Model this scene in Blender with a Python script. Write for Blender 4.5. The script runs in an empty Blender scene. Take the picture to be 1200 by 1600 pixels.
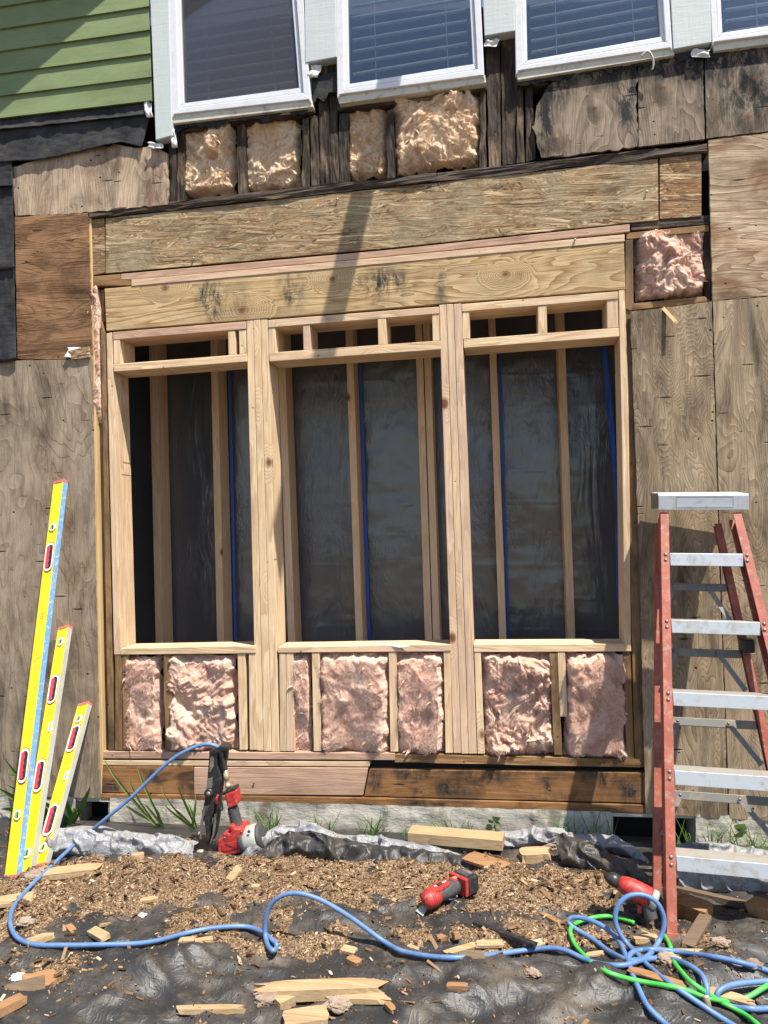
import bpy, bmesh, math, random
import numpy as np
from mathutils import Vector, Matrix, noise as MN

random.seed(7)
sc = bpy.context.scene
COL = sc.collection

# ------------------------------------------------------------------ camera
F, D, H = 1150.0, 3.10, 1.27            # focal length in photo pixels, metres to wall, eye height
YAW, PITCH, ROLL = math.radians(9.01), math.radians(1.43), math.radians(1.54)
CAM = Vector((0.0, -D, H))
_f = Vector((-math.sin(YAW) * math.cos(PITCH), math.cos(YAW) * math.cos(PITCH), math.sin(PITCH)))
_r = Vector((math.cos(YAW), math.sin(YAW), 0.0))
_d = _f.cross(_r)
RT = _r * math.cos(ROLL) + _d * math.sin(ROLL)
DN = _d * math.cos(ROLL) - _r * math.sin(ROLL)
FW = _f
cam_data = bpy.data.cameras.new('camera')
cam_data.sensor_width = 36.0
cam_data.lens = F * 36.0 / 1600.0
cam_data.clip_start = 0.02
cam_data.clip_end = 2000.0
cam = bpy.data.objects.new('camera', cam_data)
COL.objects.link(cam)
cam.matrix_world = Matrix(((RT.x, -DN.x, -FW.x, CAM.x), (RT.y, -DN.y, -FW.y, CAM.y), (RT.z, -DN.z, -FW.z, CAM.z), (0, 0, 0, 1)))
sc.camera = cam

# ------------------------------------------------------------------ sky, sun, exposure
SUN = Vector((1.18, -1.0, 3.1)).normalized()
world = bpy.data.worlds.new('World')
sc.world = world
world.use_nodes = True
wn = world.node_tree
bg = wn.nodes['Background']
sky = wn.nodes.new('ShaderNodeTexSky')
sky.sky_type = 'NISHITA'
sky.sun_disc = False
sky.sun_elevation = math.asin(SUN.z)
sky.sun_rotation = math.atan2(SUN.x, SUN.y)
sky.air_density = 1.0
sky.dust_density = 0.6
wn.links.new(sky.outputs[0], bg.inputs[0])
bg.inputs[1].default_value = 0.105
sl = bpy.data.lights.new('sun', 'SUN')
sl.energy = 5.0
sl.angle = math.radians(0.53)
sl.color = (1.0, 0.935, 0.83)
so = bpy.data.objects.new('sun', sl)
COL.objects.link(so)
so.rotation_euler = SUN.to_track_quat('Z', 'Y').to_euler()
so.location = (4, -4, 9)
sc.view_settings.view_transform = 'Standard'
sc.view_settings.look = 'None'
sc.view_settings.exposure = 1.02
sc.view_settings.gamma = 1.0
sc.view_settings.use_curve_mapping = False
sc.cycles.max_bounces = 8
sc.cycles.transparent_max_bounces = 12
sc.cycles.use_denoising = True

# ------------------------------------------------------------------ survey helpers: photo point -> point on a plane of the place
def ray(px, py):
    return RT * ((px - 600.0) / F) + DN * ((py - 800.0) / F) + FW
def P(px, py, o=0.0):                    # on the vertical plane o metres in front of the framing face
    r = ray(px, py)
    return CAM + r * ((D - o) / r.y)
def G(px, py, h=0.0):                    # on the level plane at height h
    r = ray(px, py)
    return CAM + r * ((h - CAM.z) / r.z)
def B(px, py, base):                     # above the ground point seen in row `base`
    return P(px, py, -G(px, base).y)

# ------------------------------------------------------------------ object helpers
def tag(o, label=None, cat=None, group=None, kind=None):
    if label: o['label'] = label
    if cat: o['category'] = cat
    if group: o['group'] = group
    if kind: o['kind'] = kind
    return o
def empty(name, label=None, cat=None, group=None, loc=(0, 0, 0)):
    o = bpy.data.objects.new(name, None)
    o.empty_display_size = 0.1
    COL.objects.link(o)
    o.location = loc
    return tag(o, label, cat, group)
def mesh(name, verts, faces, mat, parent=None, smooth=False, bevel=0.0):
    me = bpy.data.meshes.new(name)
    me.from_pydata([tuple(v) for v in verts], [], faces)
    bm = bmesh.new(); bm.from_mesh(me)
    bmesh.ops.recalc_face_normals(bm, faces=bm.faces)
    bm.to_mesh(me); bm.free()
    return link(name, me, mat, parent, smooth, bevel)
def link(name, me, mat, parent=None, smooth=False, bevel=0.0):
    o = bpy.data.objects.new(name, me)
    COL.objects.link(o)
    for m in (mat if isinstance(mat, (list, tuple)) else [mat]):
        me.materials.append(m)
    if smooth:
        me.polygons.foreach_set('use_smooth', [True] * len(me.polygons))
    if parent:
        o.parent = parent
        o.matrix_parent_inverse = Matrix.Translation(-Vector(parent.location))
    if bevel:
        b = o.modifiers.new('edge', 'BEVEL')
        b.width = bevel; b.segments = 2; b.limit_method = 'ANGLE'; b.angle_limit = 0.6
    return o
def prism(name, front, back_vec, mat, parent=None, bevel=0.0):
    n = len(front)
    v = [Vector(p) for p in front] + [Vector(p) + Vector(back_vec) for p in front]
    f = [list(range(n)), list(range(2 * n - 1, n - 1, -1))]
    f += [[i, i + n, (i + 1) % n + n, (i + 1) % n] for i in range(n)]
    return mesh(name, v, f, mat, parent, bevel=bevel)
def board(name, quad, o, th, mat, parent=None, bevel=0.0022):   # photo outline on plane o, th metres deep
    o = o + random.uniform(-0.0012, 0.0012)
    return prism(name, [P(x, y, o) for x, y in quad], (0, th, 0), mat, parent, bevel)
def fb(v, s, oct=3):
    return MN.fractal(Vector(v) * s, 1.0, 2.0, oct, noise_basis='PERLIN_ORIGINAL')
def rough_board(name, quad, o, th, mat, parent, amp=0.006, segs=40, seed=0, nc=6):
    a, b, c, d = [P(x, y, o) for x, y in quad]          # a,b top edge; c,d bottom edge (a-d and b-c long or short)
    if (a - b).length > (a - d).length:
        a, b, c, d = b, c, d, a                        # make a-d the long way
    vert = abs((d - a).z) > abs((d - a).x)
    verts, faces = [], []
    ring = [(i / nc, 0.0) for i in range(nc + 1)] + [(1 - i / nc, 1.0) for i in range(nc + 1)]
    for k in range(segs + 1):
        t = k / segs
        l = a.lerp(d, t); r = b.lerp(c, t)
        for (u, w) in ring:
            p = l.lerp(r, u) + Vector((0, th * w, 0))
            q = p + Vector((seed * 3.1, seed * 1.7, 0))
            if vert: q.z *= 0.13
            else: q.x *= 0.13
            n = Vector((fb(q, 35), fb(q + Vector((9, 0, 0)), 22) + 0.8 * fb(q, 80, 2), fb(q + Vector((0, 9, 0)), 35)))
            verts.append(p + n * amp)
    m = len(ring)
    for k in range(segs):
        for i in range(m):
            faces.append([k * m + i, k * m + (i + 1) % m, (k + 1) * m + (i + 1) % m, (k + 1) * m + i])
    faces.append(list(range(m))); faces.append(list(range(segs * m, segs * m + m)))
    return mesh(name, verts, faces, mat, parent)
def box_bm(bm, c, sx, sy, sz, M=None):
    vs = []
    for x in (-1, 1):
        for y in (-1, 1):
            for z in (-1, 1):
                p = Vector((c[0] + x * sx / 2, c[1] + y * sy / 2, c[2] + z * sz / 2))
                vs.append(bm.verts.new(M @ p if M else p))
    for f in ((0, 1, 3, 2), (4, 6, 7, 5), (0, 4, 5, 1), (2, 3, 7, 6), (0, 2, 6, 4), (1, 5, 7, 3)):
        bm.faces.new([vs[i] for i in f])
def box(name, c, s, mat, parent=None, M=None, bevel=0.0):
    bm = bmesh.new(); box_bm(bm, c, s[0], s[1], s[2], M)
    bmesh.ops.recalc_face_normals(bm, faces=bm.faces)
    me = bpy.data.meshes.new(name); bm.to_mesh(me); bm.free()
    return link(name, me, mat, parent, bevel=bevel)
def extrude(name, pts2, p0, u, n, vec, mat, parent=None, bevel=0.0):   # profile in (u,n) swept along vec
    return prism(name, [Vector(p0) + Vector(u) * a + Vector(n) * b for a, b in pts2], vec, mat, parent, bevel)
def lathe(name, prof, p0, axis, mat, parent=None, seg=20, smooth=True):
    ax = Vector(axis).normalized()
    t = Vector((0, 0, 1)) if abs(ax.z) < 0.9 else Vector((1, 0, 0))
    u = ax.cross(t).normalized(); w = ax.cross(u)
    verts, faces = [], []
    for (r, h) in prof:
        for i in range(seg):
            a = 2 * math.pi * i / seg
            verts.append(Vector(p0) + ax * h + (u * math.cos(a) + w * math.sin(a)) * r)
    for k in range(len(prof) - 1):
        for i in range(seg):
            j = (i + 1) % seg
            faces.append([k * seg + i, k * seg + j, (k + 1) * seg + j, (k + 1) * seg + i])
    faces.append(list(range(seg))); faces.append(list(range((len(prof) - 1) * seg, len(prof) * seg)))
    return mesh(name, verts, faces, mat, parent, smooth=smooth)
def spline(pts, sub=8):
    out = []
    n = len(pts)
    for i in range(n - 1):
        p0, p1, p2, p3 = pts[max(i - 1, 0)], pts[i], pts[i + 1], pts[min(i + 2, n - 1)]
        for k in range(sub):
            t = k / sub
            out.append(0.5 * ((2 * p1) + (p2 - p0) * t + (2 * p0 - 5 * p1 + 4 * p2 - p3) * t * t + (3 * p1 - p0 - 3 * p2 + p3) * t ** 3))
    out.append(pts[-1])
    return out
def tube(name, pts, r, mat, parent=None, seg=10, sub=8, taper=None, rest=False):
    c = spline([Vector(p) for p in pts], sub)
    if rest:
        c = [p + Vector((fb(p + Vector((1, 0, 0)), 6, 2), fb(p + Vector((0, 7, 0)), 6, 2), 0)) * 0.008 for p in c]
        for _ in range(2):
            for i, p in enumerate(c):
                z = gz(p.x, p.y) + r * 1.1
                if p.z < z: c[i] = CAM + (p - CAM) * ((CAM.z - z) / (CAM.z - p.z))
        for _ in range(7):
            c = [c[0]] + [(c[i - 1] + c[i] * 2 + c[i + 1]) / 4 for i in range(1, len(c) - 1)] + [c[-1]]
    verts, faces = [], []
    nrm = None
    for i, p in enumerate(c):
        t = (c[min(i + 1, len(c) - 1)] - c[max(i - 1, 0)]).normalized()
        if nrm is None:
            nrm = t.cross(Vector((0.3, 0.2, 1))).normalized()
        nrm = (nrm - t * nrm.dot(t)).normalized()
        b = t.cross(nrm)
        rr = r * (taper(i / (len(c) - 1)) if taper else 1.0)
        for k in range(seg):
            a = 2 * math.pi * k / seg
            verts.append(p + (nrm * math.cos(a) + b * math.sin(a)) * rr)
    for i in range(len(c) - 1):
        for k in range(seg):
            j = (k + 1) % seg
            faces.append([i * seg + k, i * seg + j, (i + 1) * seg + j, (i + 1) * seg + k])
    faces.append(list(range(seg))); faces.append(list(range((len(c) - 1) * seg, len(c) * seg)))
    return mesh(name, verts, faces, mat, parent, smooth=True)
def grid(name, fn, nu, nv, mat, parent=None, smooth=True, solid=0.0):
    verts = [fn(i / nu, j / nv) for j in range(nv + 1) for i in range(nu + 1)]
    faces = [[j * (nu + 1) + i, j * (nu + 1) + i + 1, (j + 1) * (nu + 1) + i + 1, (j + 1) * (nu + 1) + i] for j in range(nv) for i in range(nu)]
    o = mesh(name, verts, faces, mat, parent, smooth=smooth)
    if solid:
        s = o.modifiers.new('thick', 'SOLIDIFY'); s.thickness = solid; s.offset = 0
    return o
def text(name, body, size, M, mat, parent, shear=0.0, depth=0.0004):
    c = bpy.data.curves.new(name, 'FONT')
    c.body = body; c.size = size; c.align_x = 'CENTER'; c.align_y = 'CENTER'; c.shear = shear; c.extrude = depth
    t = bpy.data.objects.new(name + '_curve', c); COL.objects.link(t)
    bpy.context.view_layer.update()
    me = bpy.data.meshes.new_from_object(t.evaluated_get(bpy.context.evaluated_depsgraph_get()))
    bpy.data.objects.remove(t)
    me.transform(M)
    me.name = name
    me.materials.clear()
    return link(name, me, mat, parent)

# ------------------------------------------------------------------ materials
class Mat:
    def __init__(s, name):
        s.m = bpy.data.materials.new(name); s.m.use_nodes = True
        s.t = s.m.node_tree; s.b = s.t.nodes['Principled BSDF']
        s.outn = s.t.nodes['Material Output']
        s.tc = s.t.nodes.new('ShaderNodeTexCoord')
        s.obj = s.tc.outputs['Object']
    def put(s, sock, v):
        if v is None: return
        if hasattr(v, 'is_linked') or hasattr(v, 'links'): s.t.links.new(v, sock)
        else:
            if isinstance(v, tuple) and len(v) == 3 and sock.type == 'RGBA': v = (*v, 1)
            sock.default_value = v
    def node(s, typ, ins=(), out=0, **props):
        n = s.t.nodes.new(typ)
        for k, v in props.items(): setattr(n, k, v)
        for k, v in (ins.items() if isinstance(ins, dict) else enumerate(ins)): s.put(n.inputs[k], v)
        return n.outputs[out]
    def math(s, op, a, b=None, clamp=False):
        return s.node('ShaderNodeMath', [a, b], operation=op, use_clamp=clamp)
    def mul(s, a, b): return s.math('MULTIPLY', a, b)
    def add(s, a, b): return s.math('ADD', a, b)
    def mix(s, f, a, b, mode='MIX'):
        return s.node('ShaderNodeMix', {0: f, 6: a, 7: b}, out=2, data_type='RGBA', blend_type=mode, clamp_factor=True)
    def mapp(s, v, scale=(1, 1, 1), rot=(0, 0, 0), loc=(0, 0, 0)):
        return s.node('ShaderNodeMapping', {0: v, 1: loc, 2: rot, 3: scale})
    def noise(s, v, scale, detail=3, rough=0.5, dist=0.0, out=0):
        return s.node('ShaderNodeTexNoise', {'Vector': v, 'Scale': scale, 'Detail': detail, 'Roughness': rough, 'Distortion': dist}, out=out)
    def vor(s, v, scale, out=0, feature='F1', rnd=1.0):
        return s.node('ShaderNodeTexVoronoi', {'Vector': v, 'Scale': scale, 'Randomness': rnd}, out=out, feature=feature)
    def step(s, v, lo, hi):
        return s.node('ShaderNodeMapRange', {0: v, 1: lo, 2: hi, 3: 0.0, 4: 1.0}, interpolation_type='SMOOTHSTEP')
    def ramp(s, f, stops):
        n = s.t.nodes.new('ShaderNodeValToRGB'); s.put(n.inputs[0], f)
        e = n.color_ramp.elements
        while len(e) < len(stops): e.new(0.5)
        for i, (p, c) in enumerate(stops): e[i].position = p; e[i].color = (*c, 1)
        return n.outputs[0]
    def rand(s): return s.node('ShaderNodeObjectInfo', out=5)
    def jitter(s, v, k=17.0):
        r = s.rand()
        c = s.node('ShaderNodeCombineXYZ', [s.mul(r, k), s.mul(r, k * 1.7), s.mul(r, k * 0.6)])
        return s.node('ShaderNodeVectorMath', [v, c], operation='ADD')
    def blob(s, c, rx, ry=None, rz=None):          # 1 at centre c falling to 0
        ry = ry or 1.0; rz = rz or rx
        v = s.node('ShaderNodeVectorMath', [s.obj, tuple(c)], operation='SUBTRACT')
        v = s.node('ShaderNodeVectorMath', [v, (1 / rx, 1 / ry, 1 / rz)], operation='MULTIPLY')
        l = s.node('ShaderNodeVectorMath', [v], out=1, operation='LENGTH')
        return s.step(l, 1.0, 0.0)
    def bump(s, h, strength=0.5, dist=0.002):
        return s.node('ShaderNodeBump', {'Strength': strength, 'Distance': dist, 'Height': h})
    def done(s, col=None, rough=None, normal=None, metal=None, spec=None, **k):
        s.put(s.b.inputs['Base Color'], col); s.put(s.b.inputs['Roughness'], rough)
        s.put(s.b.inputs['Normal'], normal); s.put(s.b.inputs['Metallic'], metal)
        s.put(s.b.inputs['Specular IOR Level'], spec)
        for a, v in k.items(): s.put(s.b.inputs[a], v)
        return s.m

def axis_scale(ax, across, along):
    return {'x': (along, across, across), 'y': (across, along, across), 'z': (across, across, along)}[ax]

def wood(name, ax, light, dark, tint=None, rings=7.0, ring_scale=9.0, stretch=0.09, contrast=0.5, fine=0.5, bumpk=0.35,
         jit=True, knots=(), moulds=(), holes=0.0, stain=None, stain_amt=0.5, stain_scale=5.0, rough=0.75, auto_knots=False, sharp=1.0, grime=0.0, slits=True, dots=1.0):
    s = Mat(name)
    v = s.jitter(s.obj) if jit else s.obj
    base = s.noise(s.mapp(v, axis_scale(ax, ring_scale, ring_scale * stretch)), 1.0, 3.0, 0.48, 0.6)
    kn = None
    for (c, r) in knots:
        b = s.blob(c, r * 4.5 if ax == 'x' else r * 2.6, 1.0, r * 2.6 if ax == 'x' else r * 4.5)
        base = s.add(base, s.mul(b, 0.55))
        k = s.blob(c, r, 1.0, r * 0.8)
        kn = k if kn is None else s.math('MAXIMUM', kn, k)
    if auto_knots:
        kd = s.vor(s.mapp(v, axis_scale(ax, 3.2, 2.2)), 1.0)
        base = s.add(base, s.mul(s.step(kd, 0.22, 0.0), 0.5))
        k = s.step(kd, 0.075, 0.03)
        kn = k if kn is None else s.math('MAXIMUM', kn, k)
    ph = s.math('FRACT', s.mul(base, rings))
    line = s.math('MULTIPLY', s.math('POWER', ph, sharp + 0.8), s.step(ph, 1.0, 0.93))
    line = s.mul(line, s.step(s.noise(s.mapp(v, (1, 1, 1)), 9.0, 3, 0.6), 0.12, 0.50))
    fn = s.noise(s.mapp(v, axis_scale(ax, 210, 7)), 1.0, 4, 0.65)
    col = s.mix(s.mul(line, contrast), light, dark)
    if tint is not None:
        big = s.noise(v, 2.3, 2)
        f = s.math('MULTIPLY', s.step(s.add(s.mul(s.rand(), 0.8), s.mul(big, 0.6)), 0.70, 1.15), 0.8)
        col = s.mix(f, col, s.mix(s.mul(line, contrast), tint, tuple(x * 0.72 for x in tint)))
    col = s.mix(1.0, col, s.ramp(fn, [(0.25, (1 - fine * 0.7,) * 3), (0.75, (1 + fine * 0.12,) * 3)]), 'MULTIPLY')
    if stain is not None:
        st = s.noise(s.mapp(v, axis_scale(ax, 1.0, 0.45)), stain_scale, 4, 0.62, 0.6)
        col = s.mix(s.mul(s.step(st, 0.48, 0.72), stain_amt), col, stain)
    for (c, rx, rz, a) in moulds:
        mk = s.mul(s.blob(c, rx, 1.0, rz), s.step(s.noise(s.mapp(s.obj, (1, 1, 0.45)), 19, 7, 0.78, 0.4), 0.36, 0.68))
        col = s.mix(s.math('MULTIPLY', mk, a, True), col, (0.025, 0.026, 0.025))
    if kn is not None:
        col = s.mix(kn, col, (0.16, 0.065, 0.03))
    h = s.add(s.mul(line, 0.5), s.mul(fn, 0.6))
    if grime:
        g1 = s.noise(s.mapp(v, axis_scale(ax, 1.0, 0.5)), 2.6, 9, 0.74, 0.7)
        g2 = s.noise(s.mapp(v, axis_scale(ax, 1.0, 0.25)), 13.0, 7, 0.75, 0.3)
        col = s.mix(grime, col, s.mix(1.0, col, s.ramp(g1, [(0.36, (0.30, 0.28, 0.26)), (0.50, (0.82, 0.80, 0.78)), (0.66, (1.12, 1.10, 1.06))]), 'MULTIPLY'))
        col = s.mix(grime, col, s.mix(1.0, col, s.ramp(g2, [(0.34, (0.42, 0.39, 0.36)), (0.50, (0.95, 0.95, 0.95)), (0.68, (1.15, 1.15, 1.15))]), 'MULTIPLY'))
        h = s.add(h, s.mul(g2, 0.6))
    if holes:
        hd = s.vor(s.mapp(v, (1, 0.0, 1)), 15.0)
        hm = s.mul(s.step(s.add(hd, s.mul(s.noise(v, 120, 2), 0.05)), 0.115, 0.075), s.step(s.noise(v, 6.0, 2), 0.46, 0.5))
        hm = s.mul(hm, dots)
        sl_ = s.vor(s.mapp(v, (3.6, 0.0, 26)), 1.0)
        hm2 = s.mul(s.step(s.add(sl_, s.mul(s.noise(v, 60, 3), 0.10)), 0.17, 0.12), 0.9 if slits else 0.0)
        hm = s.math('MAXIMUM', hm, hm2)
        col = s.mix(s.mul(hm, holes), col, (0.012, 0.010, 0.009))
        h = s.math('SUBTRACT', h, s.mul(hm, 1.0))
    return s.done(col, rough, s.bump(h, bumpk, 0.003), spec=0.25)

def plain(name, col, rough=0.5, metal=0.0, var=0.12, vscale=14.0, bumpk=0.0, dirt=None, dirt_amt=0.4, spec=None, **k):
    s = Mat(name)
    n = s.noise(s.obj, vscale, 4, 0.6)
    c = s.mix(1.0, col, s.ramp(n, [(0.3, (1 - var,) * 3), (0.7, (1 + var * 0.4,) * 3)]), 'MULTIPLY')
    if dirt is not None:
        d = s.noise(s.obj, vscale * 2.2, 6, 0.72, 0.4)
        c = s.mix(s.mul(s.step(d, 0.50, 0.68), dirt_amt), c, dirt)
    return s.done(c, rough, s.bump(s.noise(s.obj, vscale * 8, 4), bumpk, 0.002) if bumpk else None, metal, spec, **k)

def osb(name, k=1.0, warm=(0.36, 0.22, 0.10), grey=(0.30, 0.25, 0.17)):
    s = Mat(name)
    col = None; h = None
    for i, (ang, sx, sz) in enumerate(((0.18, 9, 95), (-0.42, 16, 130), (0.62, 12, 110), (-1.0, 18, 130), (0.33, 8, 150), (-0.16, 11, 120), (-0.05, 7, 190))):
        v = s.mapp(s.obj, (1, 0.0, 1), (0, ang, 0), (i * 3.7, 0, i * 1.9))
        v = s.mapp(v, (sx, 1, sz))
        wv = s.node('ShaderNodeVectorMath', [v, s.node('ShaderNodeVectorMath', [s.noise(s.obj, 7, 3, out=1), (2.6, 0, 5.0)], operation='MULTIPLY')], operation='ADD')
        cell = s.vor(wv, 1.0, out=1)
        r = s.node('ShaderNodeSeparateColor', [cell], out=0)
        g = s.node('ShaderNodeSeparateColor', [cell], out=1)
        c = s.ramp(r, [(0.0, tuple(x * 0.35 for x in warm)), (0.35, warm), (0.7, grey), (0.9, (0.50, 0.36, 0.20)), (1.0, (0.66, 0.50, 0.30))])
        if col is None: col, h = c, r
        else:
            f = s.step(g, 0.60, 0.63)
            col = s.mix(f, col, c)
            h = s.node('ShaderNodeMix', {0: f, 2: h, 3: s.add(r, 0.15 * i)}, out=0, data_type='FLOAT')
    fn = s.noise(s.mapp(s.obj, (10, 1, 170)), 1.0, 3, 0.65)
    col = s.mix(1.0, col, s.ramp(fn, [(0.25, (0.55,) * 3), (0.75, (1.12,) * 3)]), 'MULTIPLY')
    big = s.noise(s.obj, 3.0, 4, 0.6)
    col = s.mix(s.mul(s.step(big, 0.42, 0.65), 0.5), col, (0.33, 0.28, 0.18))
    g2 = s.noise(s.mapp(s.obj, (0.6, 1, 1)), 9.0, 8, 0.75, 0.5)
    col = s.mix(1.0, col, s.ramp(g2, [(0.35, (0.5, 0.47, 0.44)), (0.5, (0.95, 0.95, 0.95)), (0.66, (1.15, 1.15, 1.15))]), 'MULTIPLY')
    col = s.mix(1.0, col, (k, k, k), 'MULTIPLY')
    return s.done(col, 0.8, s.bump(s.add(h, s.mul(fn, 0.5)), 0.75, 0.003), spec=0.2)

LUM_L, LUM_D, LUM_P = (0.80, 0.61, 0.39), (0.54, 0.33, 0.17), (0.68, 0.47, 0.335)
m_stud = wood('fresh_lumber_upright', 'z', LUM_L, LUM_D, LUM_P, rings=10, contrast=0.75, sharp=0.6, auto_knots=True, stain=(0.48, 0.30, 0.16), stain_amt=0.25, grime=0.22, holes=0.8, slits=False, dots=0.8)
m_plate = wood('fresh_lumber_level', 'x', LUM_L, LUM_D, LUM_P, rings=10, contrast=0.75, sharp=0.6, auto_knots=True, stain=(0.48, 0.30, 0.16), stain_amt=0.25, grime=0.22, holes=0.8, slits=False, dots=0.8)
m_pink = wood('pink_lumber_level', 'x', (0.58, 0.375, 0.265), (0.40, 0.235, 0.15), rings=12, contrast=0.6, sharp=0.6, grime=0.35, holes=0.7, slits=False)
m_inner = wood('inner_lumber', 'z', (0.78, 0.55, 0.35), (0.56, 0.34, 0.18), (0.70, 0.47, 0.32), rings=8, contrast=0.5, auto_knots=True)
m_old = wood('old_lumber_upright', 'z', (0.34, 0.21, 0.10), (0.17, 0.09, 0.04), rings=9, contrast=0.6, stain=(0.05, 0.035, 0.025), stain_amt=0.8, grime=0.7, holes=0.8, slits=False)
m_oldx = wood('old_lumber_level', 'x', (0.34, 0.20, 0.09), (0.17, 0.08, 0.035), rings=9, contrast=0.6, stain=(0.05, 0.035, 0.025), stain_amt=0.8, grime=0.7, holes=0.8, slits=False)
m_rim = wood('old_rim_board', 'x', (0.36, 0.185, 0.075), (0.20, 0.085, 0.032), rings=9, contrast=0.6, stain=(0.05, 0.03, 0.02), stain_amt=0.9, stain_scale=9, holes=0.95, grime=0.7, jit=False, moulds=[(tuple(P(x, y)), rx, rz, a) for x, y, rx, rz, a in ((620, 1205, .35, .04, .8), (800, 1208, .4, .04, .8), (900, 1245, .3, .04, .7), (585, 1222, .05, .10, 1.6), (640, 1212, .10, .05, 1.5), (705, 1232, .12, .06, 1.6), (760, 1215, .16, .05, 1.3), (850, 1228, .05, .08, 1.4), (940, 1215, .14, .07, 1.6), (985, 1235, .07, .1, 1.6), (665, 1255, .2, .02, 1.4), (240, 1212, .10, .05, 1.3), (180, 1228, .06, .06, 1.4), (285, 1230, .04, .08, 1.2))])
m_rot = wood('rotten_wood_upright', 'z', (0.075, 0.054, 0.038), (0.014, 0.011, 0.009), rings=30, ring_scale=14, stretch=0.06, contrast=0.8, fine=1.0, stain=(0.30, 0.21, 0.125), stain_amt=0.6, stain_scale=11, bumpk=1.0, grime=0.9)
m_rotx = wood('rotten_wood_level', 'x', (0.075, 0.052, 0.038), (0.018, 0.014, 0.012), rings=30, ring_scale=14, stretch=0.06, contrast=0.8, fine=1.0, stain=(0.24, 0.17, 0.10), stain_amt=0.5, stain_scale=11, bumpk=1.0)
kn = lambda px, py, r: (tuple(P(px, py)), r)
m_beam = wood('treated_beam_wood', 'x', (0.64, 0.46, 0.245), (0.30, 0.17, 0.065), grime=0.35, rings=19, ring_scale=6.5, stretch=0.11, contrast=1.0, jit=False, bumpk=0.5, sharp=0.7,
              knots=[kn(258, 450, .030), kn(378, 485, .038), kn(790, 428, .030), kn(519, 436, .028)],
              moulds=[(tuple(P(330, 465)), .11, .15, 1.8), (tuple(P(372, 470)), .09, .12, .9), (tuple(P(455, 455)), .10, .16, 1.2), (tuple(P(600, 445)), .18, .11, 1.8), (tuple(P(690, 450)), .06, .18, .9), (tuple(P(812, 430)), .022, .035, 1.0)],
              stain=(0.42, 0.36, 0.22), stain_amt=0.4, stain_scale=6)
PLY = dict(jit=True, bumpk=0.8, holes=0.95, rough=0.85, grime=0.85)
m_ply_grey = wood('weathered_plywood', 'z', (0.37, 0.30, 0.22), (0.17, 0.128, 0.088), rings=15, ring_scale=3.8, stretch=0.30, contrast=0.58, sharp=2.6, stain=(0.19, 0.14, 0.09), stain_amt=0.75, stain_scale=5, **PLY)
m_ply_wavy = wood('wavy_grain_plywood', 'z', (0.43, 0.335, 0.225), (0.14, 0.095, 0.055), rings=92, ring_scale=3.2, stretch=0.26, contrast=0.62, sharp=0.3, stain=(0.22, 0.14, 0.08), stain_amt=0.45, stain_scale=4, **PLY)
m_ply_brown = wood('brown_streaked_plywood', 'x', (0.36, 0.20, 0.10), (0.12, 0.06, 0.028), rings=34, ring_scale=6, stretch=0.11, contrast=0.8, sharp=1.8, stain=(0.10, 0.055, 0.03), stain_amt=0.85, stain_scale=8, **PLY)
m_ply_pale = wood('bleached_plywood', 'x', (0.54, 0.42, 0.29), (0.20, 0.115, 0.06), rings=24, ring_scale=5, stretch=0.2, contrast=0.85, sharp=1.0, stain=(0.20, 0.10, 0.048), stain_amt=0.9, stain_scale=7, **PLY)
m_ply_top = wood('upright_bleached_plywood', 'z', (0.58, 0.45, 0.33), (0.30, 0.19, 0.11), rings=30, ring_scale=5, stretch=0.14, contrast=0.6, sharp=1.6, stain=(0.30, 0.18, 0.11), stain_amt=0.55, stain_scale=8, **PLY)
m_ply_stain = wood('stained_plywood', 'z', (0.36, 0.285, 0.215), (0.08, 0.055, 0.04), rings=40, ring_scale=4, stretch=0.18, contrast=0.6, sharp=0.8, stain=(0.05, 0.04, 0.032), stain_amt=0.8, stain_scale=5,
                   knots=[kn(1035, 140, .02), kn(930, 172, .016), kn(1178, 125, .022), kn(1168, 185, .022), kn(870, 220, .015)],
                   moulds=[(tuple(P(860, 130)), .16, .18, 2.6), (tuple(P(850, 200)), .07, .22, 2.4), (tuple(P(950, 110)), .28, .12, 3.0), (tuple(P(1100, 95)), .38, .14, 3.0), (tuple(P(1170, 150)), .24, .22, 1.8), (tuple(P(978, 160)), .06, .18, 2.4)], **PLY)
m_ply_edge = wood('pale_raw_edge', 'z', (0.62, 0.44, 0.22), (0.40, 0.24, 0.10), rings=6, contrast=0.4)
m_osb = osb('oriented_strand_board', 0.98, (0.36, 0.215, 0.10), (0.34, 0.265, 0.165))
m_osb_small = osb('oriented_strand_board_brown', 0.9, (0.36, 0.19, 0.085), (0.28, 0.17, 0.09))

def insul(name, a, b, c):
    s = Mat(name)
    n = s.noise(s.obj, 7, 4, 0.6, 0.8)
    col = s.ramp(n, [(0.30, c), (0.50, a), (0.72, b)])
    fib = s.noise(s.mapp(s.obj, (260, 260, 90), (0.3, 0.2, 0.5)), 1.0, 4, 0.7, 2.0)
    fib2 = s.noise(s.obj, 70, 6, 0.75, 1.5)
    col = s.mix(1.0, col, s.ramp(fib2, [(0.3, (0.72,) * 3), (0.7, (1.12,) * 3)]), 'MULTIPLY')
    return s.done(col, 1.0, s.bump(s.add(s.mul(fib, 0.9), s.mul(fib2, 1.3)), 0.85, 0.005), spec=0.0, **{'Sheen Weight': 0.3, 'Subsurface Weight': 0.3, 'Subsurface Radius': (0.009, 0.0065, 0.005), 'Subsurface Scale': 1.0})
m_ins_pink = insul('pink_glass_wool', (0.78, 0.49, 0.365), (0.84, 0.62, 0.47), (0.68, 0.37, 0.27))
m_ins_tan = insul('peach_glass_wool', (0.83, 0.59, 0.38), (0.90, 0.72, 0.51), (0.70, 0.44, 0.26))
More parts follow.
